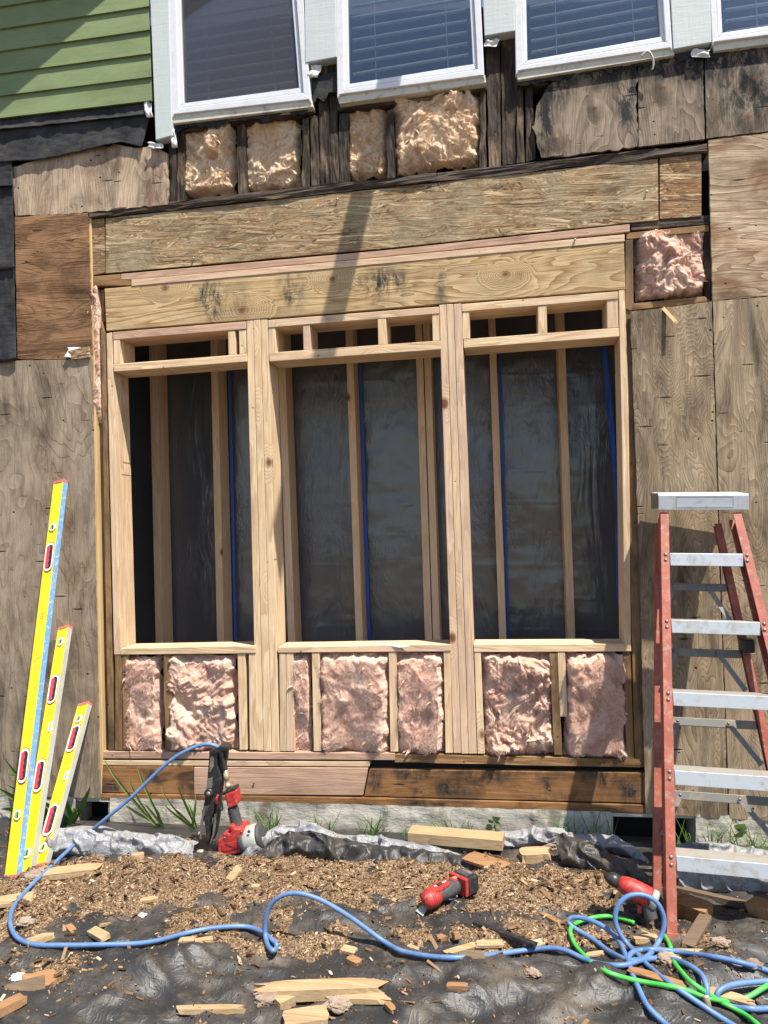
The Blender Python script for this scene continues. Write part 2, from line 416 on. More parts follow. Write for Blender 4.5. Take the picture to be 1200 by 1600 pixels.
m_ins_ground = insul('dirty_glass_wool', (0.30, 0.205, 0.145), (0.38, 0.28, 0.20), (0.20, 0.125, 0.085))

m_black = plain('cavity_shade_black', (0.012, 0.011, 0.010), 0.9)  # near-black colour stands in for shade in cavities, vents and gaps
def felt():
    s = Mat('black_building_paper')
    n = s.noise(s.obj, 9, 5, 0.65)
    col = s.ramp(n, [(0.3, (0.012, 0.013, 0.015)), (0.7, (0.045, 0.045, 0.047))])
    d = s.noise(s.mapp(s.obj, (1, 1, 0.5)), 8, 8, 0.75)
    col = s.mix(s.mul(s.step(d, 0.5, 0.7), 0.6), col, (0.085, 0.075, 0.062))
    return s.done(col, 0.85, s.bump(s.noise(s.mapp(s.obj, (7, 7, 26)), 1.0, 6, 0.65), 0.5, 0.010), spec=0.15)
m_felt = felt()
def siding():
    s = Mat('green_painted_siding')
    g = s.noise(s.mapp(s.obj, (5, 5, 120)), 1.0, 3, 0.6, 0.4)
    n = s.noise(s.obj, 4, 3)
    col = s.mix(n, (0.150, 0.200, 0.088), (0.175, 0.225, 0.105))
    col = s.mix(1.0, col, s.ramp(g, [(0.3, (0.93,) * 3), (0.7, (1.03,) * 3)]), 'MULTIPLY')
    gr = s.noise(s.mapp(s.obj, (0.5, 1, 1.4)), 6.0, 8, 0.75, 0.4)
    col = s.mix(1.0, col, s.ramp(gr, [(0.35, (0.78, 0.77, 0.74)), (0.55, (1, 1, 1)), (0.7, (1.06, 1.06, 1.04))]), 'MULTIPLY')
    return s.done(col, 0.6, s.bump(g, 0.35, 0.002), spec=0.3)
m_siding = siding()
def trim():
    s = Mat('pale_blue_trim_paint')
    g = s.noise(s.mapp(s.obj, (90, 90, 7)), 1.0, 3, 0.6, 0.3)
    rs = s.noise(s.mapp(s.obj, (10, 10, 110)), 1.0, 3, 0.6)
    col = s.mix(s.noise(s.obj, 5, 3), (0.40, 0.44, 0.435), (0.47, 0.51, 0.50))
    d = s.noise(s.obj, 24, 6, 0.75, 0.4)
    col = s.mix(s.mul(s.step(d, 0.60, 0.72), 0.5), col, (0.33, 0.30, 0.24))
    return s.done(col, 0.6, s.bump(s.add(g, rs), 0.4, 0.002), spec=0.3)
m_trim = trim()
m_vinyl = plain('white_vinyl', (0.60, 0.61, 0.63), 0.35, var=0.05, dirt=(0.34, 0.29, 0.20), dirt_amt=0.25)
m_sillvinyl = plain('dirty_vinyl_flange', (0.52, 0.49, 0.41), 0.5, var=0.1, dirt=(0.22, 0.17, 0.10), dirt_amt=0.75, vscale=11)
m_blind = plain('blind_slat', (0.80, 0.79, 0.72), 0.5, var=0.03)
m_screen = plain('insect_screen', (0.03, 0.03, 0.035), 0.8)
def glass(name, tint, refl):
    s = Mat(name)
    fr = s.node('ShaderNodeFresnel', {0: 1.52})
    n = s.bump(s.noise(s.obj, 1.6, 1), 0.02, 0.02)
    tr = s.node('ShaderNodeBsdfTransparent', {0: (*tint, 1)})
    gl = s.node('ShaderNodeBsdfGlossy', {'Color': (1, 1, 1, 1), 'Roughness': 0.01, 'Normal': n})
    mx = s.node('ShaderNodeMixShader', {0: s.math('MULTIPLY', fr, refl, True), 1: tr, 2: gl})
    s.t.links.new(mx, s.outn.inputs[0])
    return s.m
m_glass = glass('window_glass', (0.88, 0.90, 0.92), 1.45)
def screen_mat():
    s = Mat('insect_screen_mesh')
    tr = s.node('ShaderNodeBsdfTransparent', {0: (1, 1, 1, 1)})
    df = s.node('ShaderNodeBsdfDiffuse', {0: (0.09, 0.085, 0.095, 1)})
    s.t.links.new(s.node('ShaderNodeMixShader', {0: 0.30, 1: tr, 2: df}), s.outn.inputs[0])
    return s.m
m_screen = screen_mat()
def plastic():
    s = Mat('black_plastic_sheeting')
    w1 = s.noise(s.mapp(s.obj, (5, 1, 1.8), (0, 0.5, 0)), 1.0, 4, 0.5, 1.2)
    w2 = s.noise(s.mapp(s.obj, (26, 1, 9), (0, -0.6, 0)), 1.0, 4, 0.6, 1.2)
    w3 = s.noise(s.mapp(s.obj, (60, 1, 22), (0, 0.25, 0)), 1.0, 3, 0.6, 0.8)
    ridge = s.math('ABSOLUTE', s.add(w1, -0.5))
    ridge2 = s.math('ABSOLUTE', s.add(w2, -0.5))
    big = s.step(s.noise(s.obj, 2.2, 3), 0.42, 0.7)
    h = s.add(s.mul(ridge, 1.7), s.mul(s.mul(ridge2, 1.3), big))
    col = s.mix(s.noise(s.obj, 1.7, 4), (0.060, 0.062, 0.070), (0.11, 0.108, 0.110))
    return s.done(col, 0.25, s.bump(h, 0.42, 0.012), spec=0.8)
m_plastic = plastic()
m_tape = plain('blue_tape', (0.02, 0.09, 0.42), 0.5)
def concrete():
    s = Mat('old_concrete')
    n = s.noise(s.obj, 5, 8, 0.72, 0.3)
    col = s.ramp(n, [(0.32, (0.24, 0.215, 0.175)), (0.5, (0.42, 0.39, 0.33)), (0.68, (0.52, 0.49, 0.42))])
    cr = s.noise(s.mapp(s.obj, (20, 20, 60)), 1.0, 6, 0.7)
    st = s.noise(s.mapp(s.obj, (9, 9, 2)), 1.0, 6, 0.7)
    col = s.mix(s.mul(s.step(st, 0.50, 0.66), 0.75), col, (0.13, 0.105, 0.08))
    return s.done(col, 0.9, s.bump(s.add(n, s.mul(cr, 0.7)), 0.8, 0.008), spec=0.2)
m_conc = concrete()
def tarp(name, a, b, rough, dust, bk=0.4):
    s = Mat(name)
    n = s.noise(s.obj, 3.5, 5, 0.62)
    col = s.ramp(n, [(0.3, a), (0.7, b)])
    wv = s.node('ShaderNodeTexWave', {'Vector': s.mapp(s.obj, (1, 1, 1), (0, 0, 0.5)), 'Scale': 160.0, 'Distortion': 0.6})
    wv2 = s.node('ShaderNodeTexWave', {'Vector': s.mapp(s.obj, (1, 1, 1), (0, 0, 2.07)), 'Scale': 160.0, 'Distortion': 0.6})
    d = s.noise(s.obj, 3.4, 11, 0.82, 0.2)
    dm = s.mul(s.step(d, 0.46, 0.66), dust)
    col = s.mix(dm, col, (0.155, 0.118, 0.080))
    cr = s.step(s.math('ABSOLUTE', s.add(s.noise(s.obj, 6, 3, 0.5, 1.2), -0.5)), 0.045, 0.0)
    cr2 = s.step(s.math('ABSOLUTE', s.add(s.noise(s.mapp(s.obj, (2.2, 1, 1), (0, 0, 0.6)), 11, 3, 0.5, 0.8), -0.5)), 0.05, 0.0)
    cr3 = s.step(s.math('ABSOLUTE', s.add(s.noise(s.mapp(s.obj, (1, 2.4, 1), (0, 0, 0.3)), 19, 3, 0.5, 0.8), -0.5)), 0.06, 0.0)
    h = s.add(s.mul(s.add(wv, wv2), 0.04), s.add(s.mul(cr, 0.55), s.add(s.mul(cr2, 0.35), s.mul(cr3, 0.2))))
    return s.done(col, s.add(rough, s.mul(dm, 0.35)), s.bump(h, bk, 0.010), spec=0.5)
m_tarp = tarp('black_tarp', (0.018, 0.018, 0.019), (0.034, 0.033, 0.032), 0.47, 0.5, 0.24)
m_silver = tarp('silver_tarp', (0.17, 0.175, 0.185), (0.27, 0.275, 0.285), 0.36, 0.35, 0.42)
def sawdust():
    s = Mat('sawdust')
    n = s.noise(s.obj, 10, 6, 0.7)
    v = s.vor(s.mapp(s.obj, (1, 1, 1)), 260.0, out=1)
    r = s.node('ShaderNodeSeparateColor', [v], out=0)
    col = s.ramp(r, [(0.0, (0.07, 0.046, 0.028)), (0.5, (0.185, 0.122, 0.072)), (0.85, (0.28, 0.19, 0.115)), (1.0, (0.46, 0.35, 0.23))])
    col = s.mix(s.step(n, 0.5, 0.75), col, (0.11, 0.075, 0.047))
    return s.done(col, 0.95, s.bump(s.add(r, s.noise(s.obj, 260, 3)), 0.8, 0.006), spec=0.1)
m_saw = sawdust()
def chips():
    s = Mat('wood_chips')
    r = s.node('ShaderNodeNewGeometry', out=8)
    col = s.ramp(r, [(0.0, (0.035, 0.022, 0.013)), (0.35, (0.10, 0.058, 0.030)), (0.7, (0.19, 0.11, 0.058)), (0.92, (0.32, 0.21, 0.12)), (1.0, (0.50, 0.40, 0.28))])
    return s.done(col, 0.85, None, spec=0.2)
m_chips = chips()
m_scrapL = wood('pale_scrap_wood', 'x', (0.44, 0.31, 0.175), (0.27, 0.165, 0.08), rings=9, contrast=0.6, stain=(0.25, 0.15, 0.08), stain_amt=0.35)
m_scrapO = wood('orange_scrap_wood', 'x', (0.33, 0.18, 0.085), (0.18, 0.085, 0.035), rings=9, contrast=0.6, stain=(0.12, 0.07, 0.04), stain_amt=0.5)
m_scrapD = wood('grey_scrap_wood', 'x', (0.16, 0.115, 0.075), (0.12, 0.08, 0.05), rings=9, contrast=0.6, stain=(0.06, 0.045, 0.035), stain_amt=0.5)
m_fiber = plain('red_fiberglass', (0.285, 0.070, 0.042), 0.62, var=0.3, vscale=16, dirt=(0.34, 0.22, 0.17), dirt_amt=0.6, bumpk=0.3)
def alu(name, c, dirt):
    s = Mat(name)
    n = s.noise(s.mapp(s.obj, (4, 4, 60)), 1.0, 5, 0.65)
    d = s.noise(s.obj, 22, 6, 0.72, 0.5)
    col = s.mix(s.mul(s.step(d, 0.48, 0.66), dirt), c, (0.32, 0.24, 0.15))
    return s.done(col, 0.48, s.bump(n, 0.15, 0.001), 0.35)
m_alu = alu('scuffed_aluminium', (0.50, 0.53, 0.56), 0.5)
m_tread = alu('dusty_tread', (0.36, 0.34, 0.31), 0.8)
m_alud = alu('dull_shaded_aluminium', (0.15, 0.148, 0.14), 0.6)  # darkened to paint shade on the rear ladder bars; also dull tool metal
m_rivet = plain('rivet_steel', (0.22, 0.19, 0.16), 0.45, 0.6)
m_yellow = plain('level_yellow', (0.74, 0.55, 0.012), 0.42, var=0.10, vscale=9, dirt=(0.36, 0.27, 0.06), dirt_amt=0.35)
m_blue_edge = plain('chipped_blue_edge', (0.13, 0.30, 0.55), 0.5, var=0.1, vscale=26, dirt=(0.60, 0.60, 0.55), dirt_amt=0.55)
m_grey_edge = plain('milled_grey_edge', (0.42, 0.42, 0.38), 0.5, 0.2, var=0.15, vscale=20)
m_red = plain('tool_red', (0.40, 0.022, 0.020), 0.52, var=0.25, dirt=(0.30, 0.17, 0.12), dirt_amt=0.6, vscale=34, bumpk=0.15)
m_pinkcap = plain('red_end_cap', (0.52, 0.13, 0.11), 0.5, var=0.1)
m_grip = plain('red_grip', (0.58, 0.035, 0.06), 0.55)
m_maroon = plain('dark_red_collar', (0.28, 0.03, 0.03), 0.55)
m_white = plain('white_plastic', (0.78, 0.76, 0.72), 0.45, var=0.06)
m_vial = plain('green_vial', (0.22, 0.42, 0.03), 0.15)
m_dark = plain('black_plastic', (0.018, 0.018, 0.020), 0.42, var=0.3, dirt=(0.12, 0.10, 0.08), dirt_amt=0.4, vscale=30)
m_rubber = plain('grey_rubber', (0.045, 0.045, 0.047), 0.65, var=0.2, dirt=(0.16, 0.13, 0.10), dirt_amt=0.4, vscale=30)
m_castgrey = plain('cast_grey_metal', (0.40, 0.40, 0.36), 0.5, 0.3, var=0.15, vscale=30)
m_brass = plain('scuffed_fitting', (0.45, 0.37, 0.24), 0.4, 0.4, var=0.4, vscale=60)
m_hose = plain('blue_hose', (0.085, 0.175, 0.36), 0.5, var=0.25, vscale=24, dirt=(0.20, 0.19, 0.19), dirt_amt=0.5)
m_green = plain('green_hose', (0.055, 0.42, 0.06), 0.45, var=0.2, vscale=24, dirt=(0.15, 0.22, 0.10), dirt_amt=0.45)
m_leaf = plain('grass_leaf', (0.085, 0.19, 0.025), 0.5, var=0.4, vscale=9, **{'Subsurface Weight': 0.1})
m_leaf2 = plain('bright_leaf', (0.19, 0.27, 0.06), 0.5, var=0.35, vscale=12)
m_paper = plain('white_scrap', (0.55, 0.54, 0.52), 0.7, var=0.08)
m_yel2 = plain('yellow_scrap', (0.62, 0.44, 0.03), 0.5, var=0.25, vscale=30)
def dirt():
    s = Mat('bare_earth')
    n = s.noise(s.obj, 2.0, 7, 0.7)
    col = s.ramp(n, [(0.3, (0.09, 0.065, 0.045)), (0.6, (0.16, 0.12, 0.08)), (0.8, (0.12, 0.14, 0.06))])
    return s.done(col, 0.95, s.bump(s.noise(s.obj, 30, 5), 0.7, 0.02), spec=0.1)
m_dirt = dirt()
m_int = plain('interior_drywall', (0.62, 0.60, 0.56), 0.9)
m_floor = plain('interior_subfloor', (0.50, 0.38, 0.25), 0.85, var=0.2)
m_roof = plain('unseen_eave', (0.30, 0.33, 0.30), 0.7)
m_roomdark = plain('room_shade', (0.045, 0.05, 0.06), 0.9)

# ================================================================== large structure
gv, gf = [], []
for j in range(25):
    for i in range(25):
        gv.append(((i - 12) / 12.0 * 300, (j - 12) / 12.0 * 300, -0.035))
for j in range(24):
    for i in range(24):
        gf.append([j * 25 + i, j * 25 + i + 1, (j + 1) * 25 + i + 1, (j + 1) * 25 + i])
tag(mesh('ground', gv, gf, m_dirt), kind='structure')

# room behind the opening and black backing painting the shade in wall cavities
XL, XR = -3.4, 2.4
FLZ, CLZ = 0.34, 2.75
tag(box('interior_floor', ((XL + XR) / 2, 0.75, FLZ - 0.05), (XR - XL, 1.2, 0.1), m_floor), kind='structure')
tag(box('interior_ceiling', ((XL + XR) / 2, 0.75, CLZ + 0.05), (XR - XL, 1.2, 0.1), m_int), kind='structure')
for x in (XL + 0.5, XR - 0.5):
    tag(box('interior_wall', (x, 0.75, (FLZ + CLZ) / 2), (0.1, 1.2, CLZ - FLZ), m_int), kind='structure')
for q in ([(-120, 60), (1320, -20), (1320, 455), (-120, 525)], [(-120, 530), (158, 512), (172, 1190), (-120, 1200)],
          [(990, 470), (1320, 450), (1320, 1300), (1012, 1280)], [(172, 1020), (1012, 1016), (1012, 1270), (172, 1240)]):
    o = prism('cavity_backing', [P(x, y, -0.152) for x, y in q], (0, 0.012, 0), m_black)
    tag(o, kind='structure')

# concrete foundation with two vent openings
fnd = empty('concrete_foundation', 'rough grey concrete foundation wall along the bottom of the house', 'foundation')
zt = lambda px: 1244 + (px - 100) * 0.0285
for (a, b) in ((-140, 118), (172, 955), (1087, 1330)):
    N = 40
    def fn(u, v, a=a, b=b):
        px = a + (b - a) * u
        p = P(px, zt(px) + 90 * v, 0.012)
        p.y -= 0.006 * fb(p, 14) + 0.004 * fb(p, 50)
        return p
    o = grid('concrete_wall', fn, 90, 16, m_conc, fnd)
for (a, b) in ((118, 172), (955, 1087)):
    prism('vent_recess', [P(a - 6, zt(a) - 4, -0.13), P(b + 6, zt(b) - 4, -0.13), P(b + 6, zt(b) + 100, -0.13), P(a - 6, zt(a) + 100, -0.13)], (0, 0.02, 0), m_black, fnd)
    for x in (a, b):
        prism('vent_cheek', [P(x - 3, zt(x), -0.006), P(x + 3, zt(x), -0.006), P(x + 3, zt(x) + 90, -0.006), P(x - 3, zt(x) + 90, -0.006)], (0, 0.12, 0), m_conc, fnd)
    prism('vent_lintel', [P(a - 4, zt(a) - 1, 0.004), P(b + 4, zt(b) - 1, 0.004), P(b + 4, zt(b) + 7, 0.004), P(a - 4, zt(a) + 7, 0.004)], (0, 0.1, 0), m_conc, fnd)

# plywood sheathing, one thing for each sheet
def sheet(outline, mat, label, o=0.014, th=0.013, sub=6, rag=1.2, seed=1, bottom=None):
    pts = []
    n = len(outline)
    for i in range(n):
        a, b = outline[i], outline[(i + 1) % n]
        L = math.hypot(b[0] - a[0], b[1] - a[1])
        k = max(1, int(L / 7))
        for t in range(k):
            u = t / k
            x, y = a[0] + (b[0] - a[0]) * u, a[1] + (b[1] - a[1]) * u
            w = rag * (0.6 * MN.noise(Vector((x * 0.05, y * 0.05, seed))) + 0.7 * MN.noise(Vector((x * 0.25, y * 0.25, seed + 5))))
            pts.append((x + w, y + rag * MN.noise(Vector((x * 0.2, y * 0.2, seed + 9)))))
    v = [P(x, y, o) for x, y in pts]
    ob = prism('plywood_sheet', v, (0, th, 0), mat)
    return tag(ob, label, 'plywood sheet', 'plywood sheathing left on the wall')
sheet([(18, 262), (60, 250), (150, 230), (178, 226), (212, 232), (238, 228), (262, 240), (262, 319), (140, 331), (24, 338)], m_ply_top, 'bleached plywood strip with ragged top under the black paper, upper left', rag=3.0, seed=2)
sheet([(23, 339), (137, 332), (143, 552), (104, 561), (27, 561)], m_ply_brown, 'dark brown streaked plywood square above the big grey sheet on the left', seed=3)
sheet([(-140, 572), (27, 563), (104, 562), (143, 553), (149, 900), (156, 1247), (-140, 1240)], m_ply_grey, 'big grey weathered plywood sheet behind the three yellow levels', seed=4, rag=0.8)
sheet([(985, 487), (1112, 471), (1124, 880), (1138, 1279), (1009, 1271), (1000, 900)], m_ply_wavy, 'wavy grained plywood sheet right of the frame, behind the ladder rail', seed=5, rag=1.4)
sheet([(1114, 471), (1330, 452), (1330, 1290), (1140, 1279), (1126, 880)], m_ply_wavy, 'wavy grained plywood sheet at the right edge behind the ladder', seed=6, rag=0.7)
sheet([(1107, 219), (1330, 192), (1330, 450), (1114, 470)], m_ply_pale, 'bleached plywood sheet with brown patches at the upper right edge', seed=7)
sheet([(838, 175), (846, 150), (870, 118), (940, 105), (994, 96), (996, 229), (900, 241), (846, 248), (834, 200)], m_ply_stain, 'stained plywood with ragged left edge under the third window', seed=8, rag=5.0)
sheet([(997, 96), (1098, 78), (1101, 217), (998, 229)], m_ply_stain, 'narrow stained plywood between two seams below the window corner', seed=9)
sheet([(1101, 78), (1330, 40), (1330, 190), (1104, 216)], m_ply_stain, 'knotty stained plywood at the right edge below the last window', seed=10)

# building paper, in lapped courses
for (q, o, lab) in (([(-140, 200), (232, 160), (236, 178), (-140, 218)], 0.020, 'black building paper course right under the green siding'),
               ([(-140, 214), (236, 176), (222, 230), (190, 222), (150, 232), (60, 250), (-140, 262)], 0.0165, 'torn black building paper above the bleached plywood strip'),
               ([(-140, 256), (18, 246), (21, 290), (-140, 300)], 0.021, 'black paper flap at the left edge beside the bleached strip'),
               ([(-140, 290), (20, 284), (23, 420), (-140, 432)], 0.018, 'black paper course at the left edge beside the brown plywood'),
               ([(-140, 412), (22, 406), (26, 562), (10, 566), (-140, 574)], 0.0165, 'lowest black paper course above the big grey plywood')):
    def fnp(u, v, q=q, o=o):
        n = len(q)
        tl, tr = q[0], q[1]
        bl = q[-1]
        x0, x1 = tl[0] + (bl[0] - tl[0]) * v, tr[0] + (q[2][0] - tr[0]) * v
        x = x0 + (x1 - x0) * u
        top = tl[1] + (tr[1] - tl[1]) * u
        bot = np.interp(x, [c[0] for c in q[2:]][::-1], [c[1] for c in q[2:]][::-1])
        y = top + (bot - top) * v
        p = P(x, y, o + 0.003 + (0.010 * v ** 3))
        p.y -= 0.006 * abs(fb(p, 9)) * (0.3 + v) + 0.0025 * fb(p, 40)
        return p
    tag(grid('building_paper', fnp, 80, 26, m_felt, solid=0.002), lab, 'building paper', 'black building paper on the left')

# OSB strip and its two end pieces
def slab(name, q, o, th, mat, label, cat, bev=0.001):
    return tag(board(name, q, o, th, mat, None, bev), label, cat)
slab('osb_panel', [(165, 341), (1028, 248), (1029, 344), (984, 348), (600, 388), (165, 427)], 0.002, 0.012, m_osb, 'long strand board strip above the timber beam', 'board')
slab('osb_panel', [(1031, 247), (1096, 240), (1096, 338), (1031, 342)], 0.000, 0.012, m_osb_small, 'small square strand board at the right end of the long strip', 'board')
slab('osb_panel', [(141, 343), (163, 341), (164, 426), (143, 430)], -0.002, 0.012, m_osb_small, 'narrow brown board end left of the long strand board strip', 'board')

# the treated beam
bm_ = empty('header_beam', 'long yellowish timber beam with knots and black mould over the openings', 'beam')
board('timber', [(163, 451), (500, 421), (700, 402), (975, 377), (977, 452), (700, 474), (400, 499), (166, 517)], 0.002, 0.085, m_beam, bm_, 0.003)
board('top_strip', [(205, 437), (500, 411), (976, 366), (976, 377), (500, 421), (205, 447)], 0.004, 0.08, m_plate, bm_, 0.002)
board('pink_strip', [(189, 428), (600, 391), (984, 350), (984, 362), (600, 401), (205, 437), (189, 437)], 0.001, 0.08, m_pink, bm_, 0.002)

# ------------------------------------------------------------------ new window framing
fr = empty('window_framing', 'new pale lumber frame with three tall rough window openings', 'framing', loc=(P(575, 1185).x, 0, P(575, 1185).z))
DP = 0.14
def stud(q, o=0.0, mat=m_stud, name='stud', th=DP): return board(name, q, o, th, mat, fr)
stud([(166, 521), (175, 519), (189, 1023), (178, 1023)])
stud([(157, 500), (164, 521), (178, 1172), (169, 1172)], -0.004, m_old)
for q in ([(385, 501), (395.5, 500), (411.5, 1173), (401, 1173)], [(396, 500), (406.5, 499), (424, 1174), (412, 1174)], [(407, 499), (418, 499), (436.5, 1175), (424.5, 1175)]):
    stud(q)
for q in ([(686, 476), (697, 475), (720.5, 1177), (708.5, 1177)], [(697.5, 475), (708.5, 475), (732, 1178), (721, 1178)], [(709, 475), (721, 474), (745, 1178), (732.5, 1178)]):
    stud(q)
stud([(966.5, 453), (976, 452), (982, 600), (986, 1006), (976, 1006), (972, 700)])
stud([(976.5, 483), (986, 484), (1001, 900), (1007, 1187), (992, 1186), (987, 1006)], -0.006, m_old)
# headers
def plate(q, o=0.001, mat=m_plate, name='plate'): return board(name, q, o, DP, mat, fr)
plate([(176, 519), (384, 502), (384, 514), (177, 531)], name='top_plate', mat=m_pink)
plate([(177, 569), (385.5, 553), (386, 565), (178, 581)], name='header_plate')
plate([(419, 500), (685.5, 479), (686, 490), (419, 512)], name='top_plate')
plate([(420, 551), (688, 532), (688.5, 546), (421, 565)], name='header_plate')
plate([(721.5, 475), (966, 455), (966, 467), (722, 487)], name='top_plate')
plate([(724, 530), (967, 512), (967.5, 526), (724.5, 544)], name='header_plate')
for q in ([(177, 531), (187, 530), (188, 568), (178, 569)], [(356, 517), (367, 516), (368, 554), (357, 555)], [(373, 516), (384, 515), (385, 553), (374, 553)],
          [(419.5, 512), (430, 511), (431, 551), (420, 551)], [(473, 508), (484, 507), (485, 547), (474, 547)], [(590, 498), (603, 497), (604, 538), (591, 539)], [(675, 491), (686, 490), (687, 532), (676, 533)],
          [(722, 487), (733, 486), (734, 529), (723, 530)], [(840, 478), (854, 477), (855, 521), (841, 522)], [(948, 469), (965.5, 467), (966.5, 512), (949, 513)]):
    stud(q, -0.001, name='cripple_stud')
# sills
plate([(189, 1013), (399.5, 1009), (399.5, 1021), (189, 1023)], 0.004, name='rough_sill')
plate([(434, 1011), (703.5, 1007), (704, 1018), (434, 1020)], 0.004, name='rough_sill')
plate([(740, 1007), (986, 1006), (986.5, 1018), (740.5, 1019)], 0.004, name='rough_sill')
# cripples below the sills
for q, m in (([(371, 1022), (383, 1022), (386, 1172), (374, 1172)], m_stud), ([(388.5, 1022), (399.5, 1021), (400.5, 1172), (390, 1172)], m_stud),
          ([(436, 1021), (446, 1021), (447.5, 1174), (437.5, 1174)], m_stud), ([(446.5, 1021), (458, 1020), (460, 1174), (448, 1174)], m_stud),
          ([(487, 1020), (499, 1020), (502, 1174), (490, 1174)], m_stud), ([(607, 1019), (619.5, 1019), (622, 1175), (610, 1175)], m_stud),
          ([(693, 1018), (703.5, 1018), (707.5, 1177), (696, 1177)], m_stud), ([(741, 1019), (751, 1019), (757.5, 1178), (746, 1178)], m_stud),
          ([(871, 1019), (883, 1019), (887, 1120), (875, 1120)], m_stud)):
    stud(q, 0.0, m, 'cripple_stud')
plate([(155, 1174), (617, 1177), (617, 1188), (155, 1185)], 0.003, m_pink, 'bottom_plate')

# ------------------------------------------------------------------ old framing
of = empty('old_framing', 'dark rotten old studs and plates left around the new frame', 'framing', loc=(P(575, 1185).x, 0.001, P(575, 1185).z))
def rot(q, o=-0.002, th=0.13, mat=m_rot, amp=0.006, name='rotten_stud', seed=[0]):
    seed[0] += 1
    return rough_board(name, q, o, th, mat, of, amp, seed=seed[0])
rot([(140, 329), (1104, 224), (1106, 238), (140, 341)], 0.008, 0.12, m_rotx, 0.007, 'rotten_plate')
for q in ([(263, 215), (275, 213), (276, 318), (264, 319)], [(277, 200), (287, 199), (288, 314), (278, 316)], [(371, 196), (383, 194), (385, 305), (373, 307)],
          [(472, 186), (483, 185), (484, 296), (473, 297)], [(485, 182), (497, 181), (499, 294), (487, 295)], [(498, 100), (512, 98), (515, 292), (500, 294)], [(513, 98), (527, 96), (529, 291), (516, 292)], [(530, 178), (543, 176), (546, 289), (531, 290)],
          [(604, 172), (615, 170), (618, 279), (606, 281)], [(750, 150), (759, 120), (761, 261), (751, 263)], [(760, 60), (781, 55), (783, 260), (763, 262)], [(783, 55), (804, 52), (805, 256), (785, 258)], [(806, 125), (817, 124), (819, 253), (808, 255)], [(820, 125), (832, 122), (836, 250), (822, 252)]):
    rot(q)
rot([(268, 192), (487, 163), (490, 178), (270, 207)], 0.0, 0.12, m_rotx, 0.006, 'rotten_plate')
rot([(525, 158), (760, 127), (762, 141), (527, 173)], 0.0, 0.12, m_rotx, 0.006, 'rotten_plate')
rot([(800, 122), (1050, 80), (1052, 104), (802, 140)], -0.004, 0.1, m_rotx, 0.005, 'rotten_plate')
# left side: pale edge plank, worn stud ends
board('edge_plank', [(138, 333), (142, 333), (161, 1172), (158, 1248), (150, 1248)], 0.004, 0.12, m_ply_edge, of)
board('old_stud', [(148, 452), (162, 452), (164, 500), (157, 520), (160, 660), (166, 900), (168, 1172), (162, 1172), (155, 700)], -0.03, 0.10, m_old, of)
board('old_plate', [(142, 432), (188, 428), (188, 437), (204, 438), (204, 446), (142, 447)], -0.001, 0.1, m_oldx, of)
rot([(179, 1024), (190, 1024), (191, 1172), (180, 1172)], -0.001, 0.13, m_old, 0.002, 'old_stud')
rot([(191, 1024), (201, 1024), (203, 1172), (192, 1172)], -0.002, 0.13, m_old, 0.0025, 'old_stud')
rot([(256, 1024), (267, 1024), (270, 1172), (258, 1172)], -0.002, 0.13, m_old, 0.003, 'old_stud')
board('old_stud', [(858, 1020), (870.5, 1020), (879, 1180), (866, 1180)], -0.001, 0.13, m_old, of)
board('old_stud', [(973, 1018), (985, 1018), (991, 1186), (979, 1186)], -0.003, 0.13, m_old, of)
# right box round the last batt
board('old_plate', [(986, 346), (1108, 336), (1108, 350), (986, 360)], -0.006, 0.12, m_rotx, of)
board('box_plate', [(979, 364), (1108, 351), (1108, 361), (979, 374)], -0.002, 0.12, m_oldx, of)
board('box_stud', [(977, 375), (989, 374), (990, 474), (986, 486), (977, 482)], -0.001, 0.12, m_old, of)
board('box_stud', [(1100, 362), (1111, 361), (1113, 471), (1102, 472)], -0.010, 0.12, m_rot, of)
board('box_sill', [(990, 474), (1101, 463), (1112, 471), (986, 485)], -0.002, 0.12, m_oldx, of)
rot([(617, 1178), (1008, 1187), (1009, 1199), (617, 1191)], 0.001, 0.13, m_oldx, 0.002, 'old_bottom_plate')

# rim boards and mud sill
slab('rim_board', [(158, 1198), (302, 1198), (302, 1241), (158, 1238)], 0.002, 0.04, m_rim, 'old orange brown rim board left of the nail gun', 'board', 0.002)
slab('rim_board', [(303, 1199), (575, 1200), (567, 1243), (303, 1241)], 0.005, 0.04, m_pink, 'new pinkish rim board behind the nail gun', 'board', 0.002)
slab('rim_board', [(577, 1202), (1008, 1208), (1009, 1255), (569, 1244)], 0.001, 0.04, m_rim, 'old stained orange rim board right of the new pink one', 'board', 0.002)
slab('rim_strip', [(158, 1188), (577, 1190), (577, 1198), (158, 1196)], 0.0, 0.05, m_plate, 'thin pale strip on top of the new rim board', 'board', 0.002)
slab('mud_sill', [(157, 1240), (600, 1247), (1010, 1258), (1010, 1272), (600, 1259), (157, 1250)], 0.006, 0.10, m_rim, 'dark red brown mud sill lying on the concrete', 'board', 0.003)
prism('rim_backing', [P(150, 1186, -0.05), P(1012, 1190, -0.05), P(1012, 1262, -0.05), P(150, 1245, -0.05)], (0, 0.02, 0), m_black)['kind'] = 'structure'

